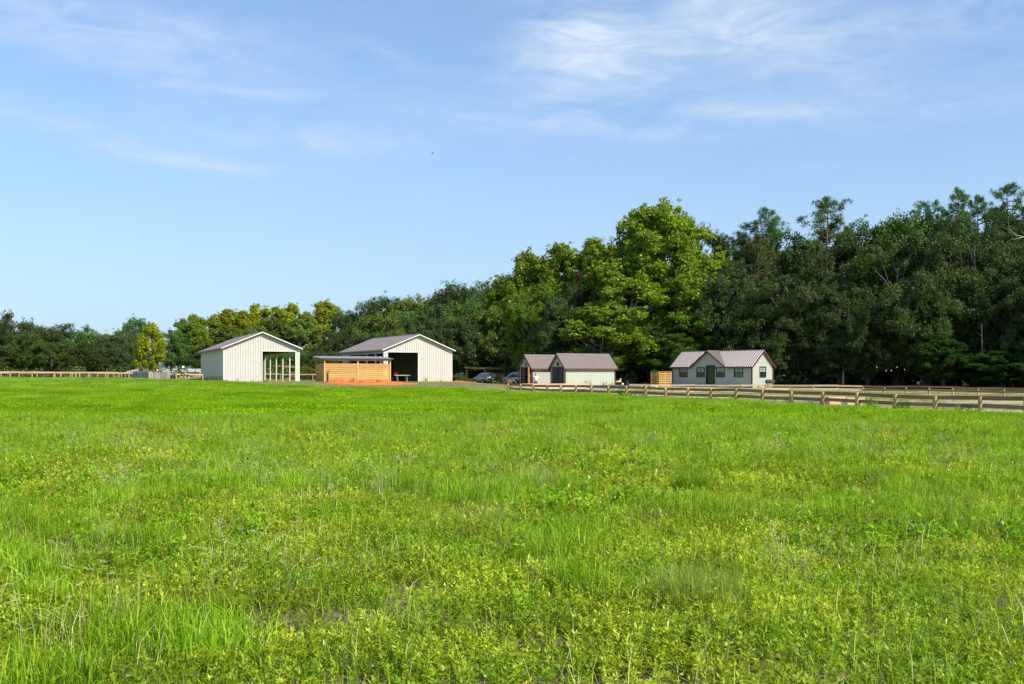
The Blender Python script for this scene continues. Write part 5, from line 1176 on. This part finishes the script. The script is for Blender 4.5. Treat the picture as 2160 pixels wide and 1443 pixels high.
def weeds(r_, plants, rad, h0, h1, leaf, asp, nl, square=False, droop=.3):
    a = r_.uniform(0, 2 * np.pi, plants); rr = rad * np.sqrt(r_.random(plants)); x = rr * np.cos(a); y = rr * np.sin(a)
    if square: x = r_.uniform(-rad, rad, plants); y = r_.uniform(-rad, rad, plants)
    h = r_.uniform(h0, h1, plants); lz = r_.normal(0, .25, (plants, 2)); I = np.repeat(np.arange(plants), nl); n = len(I)
    f = r_.uniform(.15, 1.0, n); z = h[I] * f; az_ = r_.uniform(0, 2 * np.pi, n); el_ = r_.normal(.45, .45, n)
    d = np.stack([np.cos(az_) * np.cos(el_), np.sin(az_) * np.cos(el_), np.sin(el_)], 1); ln = leaf * r_.uniform(.6, 1.3, n)
    c = np.stack([x[I] + lz[I, 0] * z, y[I] + lz[I, 1] * z, z], 1) + d * ln[:, None] * .6
    nrm = unit(np.cross(d, np.stack([-np.sin(az_), np.cos(az_), np.zeros(n)], 1)) * -1 + .35 * r_.normal(size=(n, 3)))
    v, q = leaf_quads(c, d, nrm, ln, ln * asp); return v, q, np.zeros((0, 3), int), np.repeat(np.clip(np.repeat(r_.random(plants), nl) * .5 + r_.random(n) * .5, 0, 1), 4)
def stalks(r_, n, rad, h0, h1):
    mb = MB()
    for i in range(n):
        a = r_.uniform(0, 6.28); x, y = rad * r_.random() * math.cos(a), rad * r_.random() * math.sin(a); h = r_.uniform(h0, h1); az_ = r_.uniform(0, 6.28); ln = abs(r_.normal(0, .35)) + .1
        dx, dy = math.cos(az_), math.sin(az_); p = [(x, y, 0), (x + dx * h * ln * .3, y + dy * h * ln * .3, h * .6), (x + dx * h * ln * .9, y + dy * h * ln * .9, h * (1 - .3 * ln))]
        mb.tube(p, [.0018, .0014, .0009], 3, False); t_ = Vector(p[2])
        for k in range(r_.integers(2, 5)):
            b = az_ + r_.normal() * .9; e = t_ + Vector((math.cos(b), math.sin(b), r_.uniform(-.1, .7))) * r_.uniform(.03, .07)
            mb.bar(t_, e, .0022, .0022)
    return mb
def pack(*parts):
    V = []; Q = []; T = []; A = []; k = 0
    for v, q, t_, a in parts: V.append(v); Q.append(np.asarray(q).reshape(-1, 4) + k); T.append(np.asarray(t_).reshape(-1, 3) + k); A.append(a); k += len(v)
    return np.concatenate(V), np.concatenate(Q), np.concatenate(T), np.concatenate(A)
f_weed = foliage('meadow_weed_leaves', [(.11, .20, .006), (.33, .44, .014), (.72, .74, .09)], .44, var=.45, hv=.5, world=.7, wcol=(.19, .35, .012), gloss=.02)
f_gras = foliage('meadow_grass_blades', [(.09, .21, .005), (.22, .40, .009), (.52, .64, .06)], .45, var=.3, hv=.4, gloss=.015)
f_blue = foliage('bluish_grass_blades', [(.10, .20, .020), (.26, .37, .04), (.54, .60, .12)], .40, var=.3, hv=.3, gloss=.02)
f_far = foliage('distant_meadow_leaves', [(.10, .23, .004), (.23, .42, .005), (.46, .60, .02)], .44, var=.4, hv=.6, world=.2, wcol=(.19, .35, .008), gloss=.008)
f_broad = foliage('broad_weed_leaves', [(.10, .24, .004), (.21, .40, .008), (.38, .56, .02)], .45, var=.3, hv=.3, gloss=.02)
f_seed = foliage('seed_stalks', [(.36, .38, .13), (.46, .45, .19), (.58, .54, .28)], .2, hv=.3)
f_flow = foliage('orange_petals', [(.70, .28, .02), (.80, .40, .03)], .3, hv=.1)
f_dry = foliage('dry_grass', [(.20, .16, .09), (.32, .26, .16)], .2, hv=.2)
f_lawn = foliage('mown_turf', [(.20, .25, .05), (.29, .33, .09), (.38, .38, .16)], .3, hv=.3, world=.35, wcol=(.30, .26, .14))
def src_coll(name, meshes):
    c = bpy.data.collections.new(name)
    for i, me in enumerate(meshes): c.objects.link(bpy.data.objects.new(f'{name}_{i:02d}', me))
    return c
def scatter(name, label, cat, coll, pts, rot, scl, idx):
    me = bpy.data.meshes.new(name); me.vertices.add(len(pts)); me.vertices.foreach_set('co', np.asarray(pts, np.float32).ravel())
    for nm, ty, dat, fld in (('rot', 'FLOAT', rot, 'value'), ('scl', 'FLOAT', scl, 'value'), ('idx', 'INT', idx, 'value')):
        a = me.attributes.new(nm, ty, 'POINT'); a.data.foreach_set(fld, np.asarray(dat, np.int32 if ty == 'INT' else np.float32))
    o = bpy.data.objects.new(name, me); link(o); o['kind'] = 'stuff'; o['label'] = label; o['category'] = cat
    ng = bpy.data.node_groups.new(name, 'GeometryNodeTree'); ng.interface.new_socket('Geometry', in_out='INPUT', socket_type='NodeSocketGeometry'); ng.interface.new_socket('Geometry', in_out='OUTPUT', socket_type='NodeSocketGeometry')
    gi = ng.nodes.new('NodeGroupInput'); go = ng.nodes.new('NodeGroupOutput'); ip = ng.nodes.new('GeometryNodeInstanceOnPoints'); ci = ng.nodes.new('GeometryNodeCollectionInfo')
    ci.inputs[0].default_value = coll; ci.inputs[1].default_value = True; ci.inputs[2].default_value = True
    def attr(nm, ty): n_ = ng.nodes.new('GeometryNodeInputNamedAttribute'); n_.data_type = ty; n_.inputs[0].default_value = nm; return n_.outputs[0]
    cx = ng.nodes.new('ShaderNodeCombineXYZ'); ng.links.new(attr('rot', 'FLOAT'), cx.inputs[2])
    ng.links.new(gi.outputs[0], ip.inputs['Points']); ng.links.new(ci.outputs[0], ip.inputs['Instance']); ip.inputs['Pick Instance'].default_value = True
    ng.links.new(attr('idx', 'INT'), ip.inputs['Instance Index']); ng.links.new(cx.outputs[0], ip.inputs['Rotation']); ng.links.new(attr('scl', 'FLOAT'), ip.inputs['Scale'])
    ng.links.new(ip.outputs[0], go.inputs[0]); md = o.modifiers.new('scatter', 'NODES'); md.node_group = ng; return o
def mk(parts, mat): v, q, t_, a = pack(*parts); return npmesh('patch', v, q, t_ if len(t_) else None, a, mat)
rr = np.random.default_rng(5)
near_w = src_coll('weed_patch', [mk([weeds(rr, 46, .34, .05, .15, .034, .30, 26)], f_weed) for _ in range(3)] + [mk([weeds(rr, 40, .34, .05, .17, .028, .42, 26)], f_weed) for _ in range(2)])
near_g = src_coll('grass_tuft', [mk([blades(rr, 200, .20, .12, .36, .004, .009)], f_gras) for _ in range(2)] + [mk([blades(rr, 200, .30, .08, .28, .003, .007, lean=.6)], f_blue) for _ in range(2)] + [mk([blades(rr, 90, .25, .15, .38, .003, .0045, lean=.8)], f_dry)])
near_b = src_coll('broadleaf', [mk([weeds(rr, 9, .14, .12, .30, .055, .62, 12)], f_broad) for _ in range(3)])
stk_c = []
for i in range(3):
    me = stalks(rr, 11, .24, .26, .52).mesh('stalk'); a = me.attributes.new('tint', 'FLOAT', 'POINT'); a.data.foreach_set('value', rr.random(len(me.vertices)).astype(np.float32)); me.materials.append(f_seed); stk_c.append(me)
near_s = src_coll('seed_stalk', stk_c)
flw = [mk([weeds(rr, 3, .12, .24, .34, .022, .9, 5)], f_flow)]
near_f = src_coll('petals', flw)
far_p = src_coll('far_patch', [mk([weeds(rr, 190, .75, .05, .32, .050, .45, 20, square=True), blades(rr, 420, .75, .12, .42, .008, .014, square=True, lean=.6)], f_far) for _ in range(3)] +
                 [mk([blades(rr, 1300, .75, .18, .46, .010, .020, lean=.35, square=True)], f_gras)] + [mk([weeds(rr, 170, .75, .08, .36, .070, .55, 18, square=True)], f_far)])
def vnoise(x, y, s_, seed):
    r_ = np.random.default_rng(seed); g = r_.random((64, 64)); xx = (x * s_) % 63; yy = (y * s_) % 63; i = np.floor(xx).astype(int); j = np.floor(yy).astype(int); a = xx - i; b = yy - j
    a = a * a * (3 - 2 * a); b = b * b * (3 - 2 * b); i2 = (i + 1) % 64; j2 = (j + 1) % 64
    return (g[j, i] * (1 - a) + g[j, i2] * a) * (1 - b) + (g[j2, i] * (1 - a) + g[j2, i2] * a) * b
def fbm(x, y, s_, seed): return (vnoise(x, y, s_, seed) + .5 * vnoise(x, y, s_ * 2.1, seed + 1) + .25 * vnoise(x, y, s_ * 4.3, seed + 2)) / 1.75
def field_mask(x, y):
    e = .905 * x + .425 * (y - 86.9)              # near-fence line: negative = field side
    yb = np.interp(x, [-70, -50, -36, -30, -22, -15, -5, 0, 2], [112.5, 112.5, 112, 104, 93, 89, 90.5, 88.5, 87]) + 1.2 * (fbm(x, y * 0, .35, 91) - .5)
    return (e < -.75) & (y < yb)
def grid(y0, y1, sp_, marg=8.0, seed=0):
    r_ = np.random.default_rng(seed); out = []; y = y0
    while y < y1:
        hw = .56 * y + marg; x = np.arange(-hw, hw, sp_); out.append(np.stack([x + r_.uniform(-.5, .5, len(x)) * sp_, y + r_.uniform(-.5, .5, len(x)) * sp_], 1)); y += sp_
    p = np.concatenate(out); return p[field_mask(p[:, 0], p[:, 1])]
def place(p): return np.stack([p[:, 0], p[:, 1], gz(p[:, 0], p[:, 1])], 1)
# near weeds with bare gaps
def bare(x, y): return (fbm(x, y, 1.3, 40) > .655) & (y < 12)
pA = grid(2.4, 15, .27, seed=1); pA = pA[~(bare(pA[:, 0], pA[:, 1]) & (rr.random(len(pA)) < .9)) & (rr.random(len(pA)) < .88)]
pB = grid(15, 34, .40, seed=2); p = np.concatenate([pA, pB]); n = len(p); ds = np.concatenate([np.full(len(pA), 1.0), np.full(len(pB), 1.5)])
scatter('meadow_weeds', 'low yellow green leafy weeds covering the field', 'weeds', near_w, place(p), rr.uniform(0, 6.28, n), ds * rr.uniform(.6, 1.3, n), rr.integers(0, 5, n))
# grass tufts gathered by noise
g = grid(4.2, 36, .22, seed=3); f = fbm(g[:, 0], g[:, 1], .42, 50); thr = np.interp(g[:, 1], [5, 8, 11, 15, 22, 36], [.63, .60, .54, .48, .42, .40]); keep = (f > thr) & (rr.random(len(g)) < np.interp(g[:, 1], [5, 15, 36], [.38, .45, .38])); g = g[keep]; f = fbm(g[:, 0], g[:, 1], .3, 60); n = len(g)
ix = np.where(f > .52, rr.integers(0, 2, n), rr.integers(2, 4, n)); ix = np.where(g[:, 1] > 11, np.where(rr.random(n) < .8, rr.integers(0, 2, n), ix), ix); ix = np.where(rr.random(n) < .05, 4, ix)
scatter('meadow_grass', 'green grass tufts standing among the weeds of the field', 'grass', near_g, place(g), rr.uniform(0, 6.28, n), rr.uniform(.7, 1.25, n) * np.interp(g[:, 1], [5, 36], [.95, 1.35]), ix)
# loose single blades everywhere, and dead thatch low down
lb_ = src_coll('loose_blades', [mk([blades(rr, 46, .42, .10, .34, .003, .007, lean=.7)], f_gras) for _ in range(2)] + [mk([blades(rr, 46, .42, .08, .30, .003, .006, lean=.8)], f_blue) for _ in range(2)] + [mk([blades(rr, 12, .42, .15, .42, .003, .005, lean=.8)], f_seed)])
g = grid(2.6, 34, .40, seed=14); n = len(g)
scatter('loose_grass', 'single grass blades leaning among the low weeds', 'grass', lb_, place(g), rr.uniform(0, 6.28, n), rr.uniform(.7, 1.3, n), rr.integers(0, 5, n))
tc_ = src_coll('thatch', [mk([blades(rr, 60, .30, .03, .12, .003, .006, lean=1.5)], f_dry) for _ in range(2)])
g = grid(3.8, 15, .34, seed=15); f = fbm(g[:, 0], g[:, 1], 1.1, 140); g = g[(f > .5) & (rr.random(len(g)) < .6)]; n = len(g)
scatter('dead_thatch', 'tan dead grass lying between the weeds in the foreground', 'dry grass', tc_, place(g), rr.uniform(0, 6.28, n), rr.uniform(.7, 1.3, n), rr.integers(0, 2, n))
# seed stalks
g = grid(4.6, 30, .42, seed=4); f = fbm(g[:, 0], g[:, 1], .38, 70); g = g[(f > .60) & (g[:, 1] > 5.6) & (rr.random(len(g)) < .26)]; n = len(g)
scatter('seed_stalks', 'thin straw coloured seed stalks rising from the grass', 'grass stalks', near_s, place(g), rr.uniform(0, 6.28, n), rr.uniform(.8, 1.2, n), rr.integers(0, 3, n))
# broad leaved weeds with orange flowers
g = grid(4.8, 40, .35, seed=6); f = fbm(g[:, 0], g[:, 1], .33, 80) + rr.normal(0, .05, len(g)); g = g[(f > .61) & (rr.random(len(g)) < np.interp(g[:, 1], [6, 12], [.28, .5]))]; n = len(g)
scatter('broadleaf_weeds', 'round leaved green weeds scattered through the field', 'weeds', near_b, place(g), rr.uniform(0, 6.28, n), rr.uniform(.7, 1.3, n) * np.interp(g[:, 1], [5, 12], [.7, 1.05]), rr.integers(0, 3, n))
g = g[(g[:, 1] > 8) & (rr.random(n) < .10)]; n = len(g)
scatter('orange_flowers', 'tiny orange flowers on the broad leaved weeds', 'flowers', near_f, place(g), rr.uniform(0, 6.28, n), rr.uniform(.6, 1.0, n), np.zeros(n))
# distant field
pC = grid(34, 62, .95, 9, seed=7); pD = grid(62, 113, 1.15, 9, seed=8); p = np.concatenate([pC, pD]); n = len(p); f = fbm(p[:, 0] * .5, p[:, 1], .10, 90)
ix = np.where(f + rr.normal(0, .06, n) > .60, 3, rr.integers(0, 3, n)); ix = np.where((fbm(p[:, 0], p[:, 1], .13, 95) > .60) & (rr.random(n) < .35), 4, ix); ix = np.where((np.abs(p[:, 1] - 39) < 2.5) & (np.abs(p[:, 0] + 5.5) < 4.2) & (rr.random(n) < .6), 4, ix)
scatter('distant_meadow', 'bright green far part of the field up to the fences and barns', 'meadow', far_p, place(p), rr.uniform(0, 6.28, n), rr.uniform(.85, 1.2, n) * np.interp(p[:, 1], [34, 60, 112], [.9, .95, .85]), ix)
# mown turf tufts in the paddock
r_ = np.random.default_rng(9); n = 3400; px = r_.uniform(1080, 2300, n); Yv = 44 + 62 * r_.random(n) ** .8; Xv = (px - 1080) / F * Yv
ok = (.905 * Xv + .425 * (Yv - 86.9) > -.5) & (fbm(Xv * .4, Yv, .5, 33) < .62); p = np.stack([Xv, Yv], 1)[ok]
n2 = 2600; Xb = r_.uniform(-42, 4, n2); Yb = r_.uniform(88, 128, n2); okb = ~field_mask(Xb, Yb) & (np.hypot((Xb - mx) / 4.6, (Yb - 104.2) / 3.4) > 1.05)
def infoot(x, y, X0_, Y0_, t_, a_, b_): dx = x - X0_; dy = y - Y0_; u = dx * math.cos(t_) + dy * math.sin(t_); v_ = -dx * math.sin(t_) + dy * math.cos(t_); return (u > -.2) & (u < a_ + .2) & (v_ > -.3) & (v_ < b_ + .2)
for a_ in ((-34.44, 119, .407, 8.96, 25), (-16.05, 125, .47, 9.22, 17.5), (X0, 110, R(25), 7.57, 3.66)): okb &= ~infoot(Xb, Yb, *a_)
p = np.concatenate([p, np.stack([Xb, Yb], 1)[okb]]); n = len(p)
for a_ in ((4.22, 107.5, -1.015, 2.66, 6.6), (.85, 111.2, -1.015, 2.6, 4.8), (HX, HY, HT, HW, HL)): p = p[~infoot(p[:, 0], p[:, 1], *a_)]
n = len(p); turf = src_coll('turf', [mk([blades(rr, 260, .6, .03, .09, .008, .016, lean=.8)], f_lawn) for _ in range(2)])
scatter('paddock_turf', 'short pale turf inside the fenced paddock and round the barns', 'turf', turf, place(p), rr.uniform(0, 6.28, n), rr.uniform(.8, 1.3, n), rr.integers(0, 2, n))
# taller weeds along the near fence and plants by the buildings
fw = src_coll('fence_weed', [mk([weeds(rr, 16, .30, .3, .65, .07, .4, 26)], f_mid), mk([weeds(rr, 12, .22, .25, .5, .06, .45, 26)], f_broad)])
sv = rr.random(46) ** .8; p = np.stack([-.3 + 21 * sv, 88 - 44 * sv], 1) + rr.normal(0, .35, (46, 2)) + [-.2, -.1]
extra = np.array([[(x - 1080) / F * y, y] for x, y in ((1002, 137), (1044, 128), (1052, 127), (1061, 126), (1480, 103), (1495, 103), (1525, 103), (1555, 103), (1422, 113), (1418, 112), (1362, 106), (1364, 106), (1435, 96), (1370, 100), (745, 103.5), (760, 103), (795, 103), (705, 106), (1115, 89), (1090, 90), (480, 118.5), (500, 119), (532, 119.5), (425, 122), (440, 120.5), (899, 127), (930, 128), (1205, 105.4), (1240, 106), (1275, 107), (1290, 108), (1470, 110), (1540, 107.5), (1600, 107), (1620, 108.5))])
p = np.concatenate([p, extra]); n = len(p)
scatter('fence_line_weeds', 'tall ragged weeds growing along the fence and by the buildings', 'weeds', fw, place(p), rr.uniform(0, 6.28, n), rr.uniform(.6, 1.15, n), rr.integers(0, 2, n))
# single broad clump mid field and the dark tussock
def solo(nm, label, px, Y, me, sc_):
    o = bpy.data.objects.new(nm, me); link(o); o.location = at(px, Y); o.scale = (sc_,) * 3; tag(o, label, 'plant')
solo('leafy_weed', 'dark leafy weed clump standing alone at the right of the mid field', 2005, 26, mk([weeds(rr, 22, .35, .15, .42, .09, .5, 16)], f_broad), 1.0)
solo('grass_tussock', 'tall dark green grass tussock in the centre right of the field', 1462, 14.2, mk([blades(rr, 900, .30, .3, .62, .005, .009, lean=.35)], f_gras), .9)
solo('grass_tussock', 'fine leaved grass tussock in the right foreground', 1478, 7.3, mk([blades(rr, 1500, .34, .18, .42, .0025, .004, lean=.4)], f_blue), 1.0)
solo('leafy_weed', 'pale round leaved seedling on bare soil at the lower left', 218, 6.1, mk([weeds(rr, 3, .05, .12, .2, .05, .6, 9)], f_broad), 1.0)
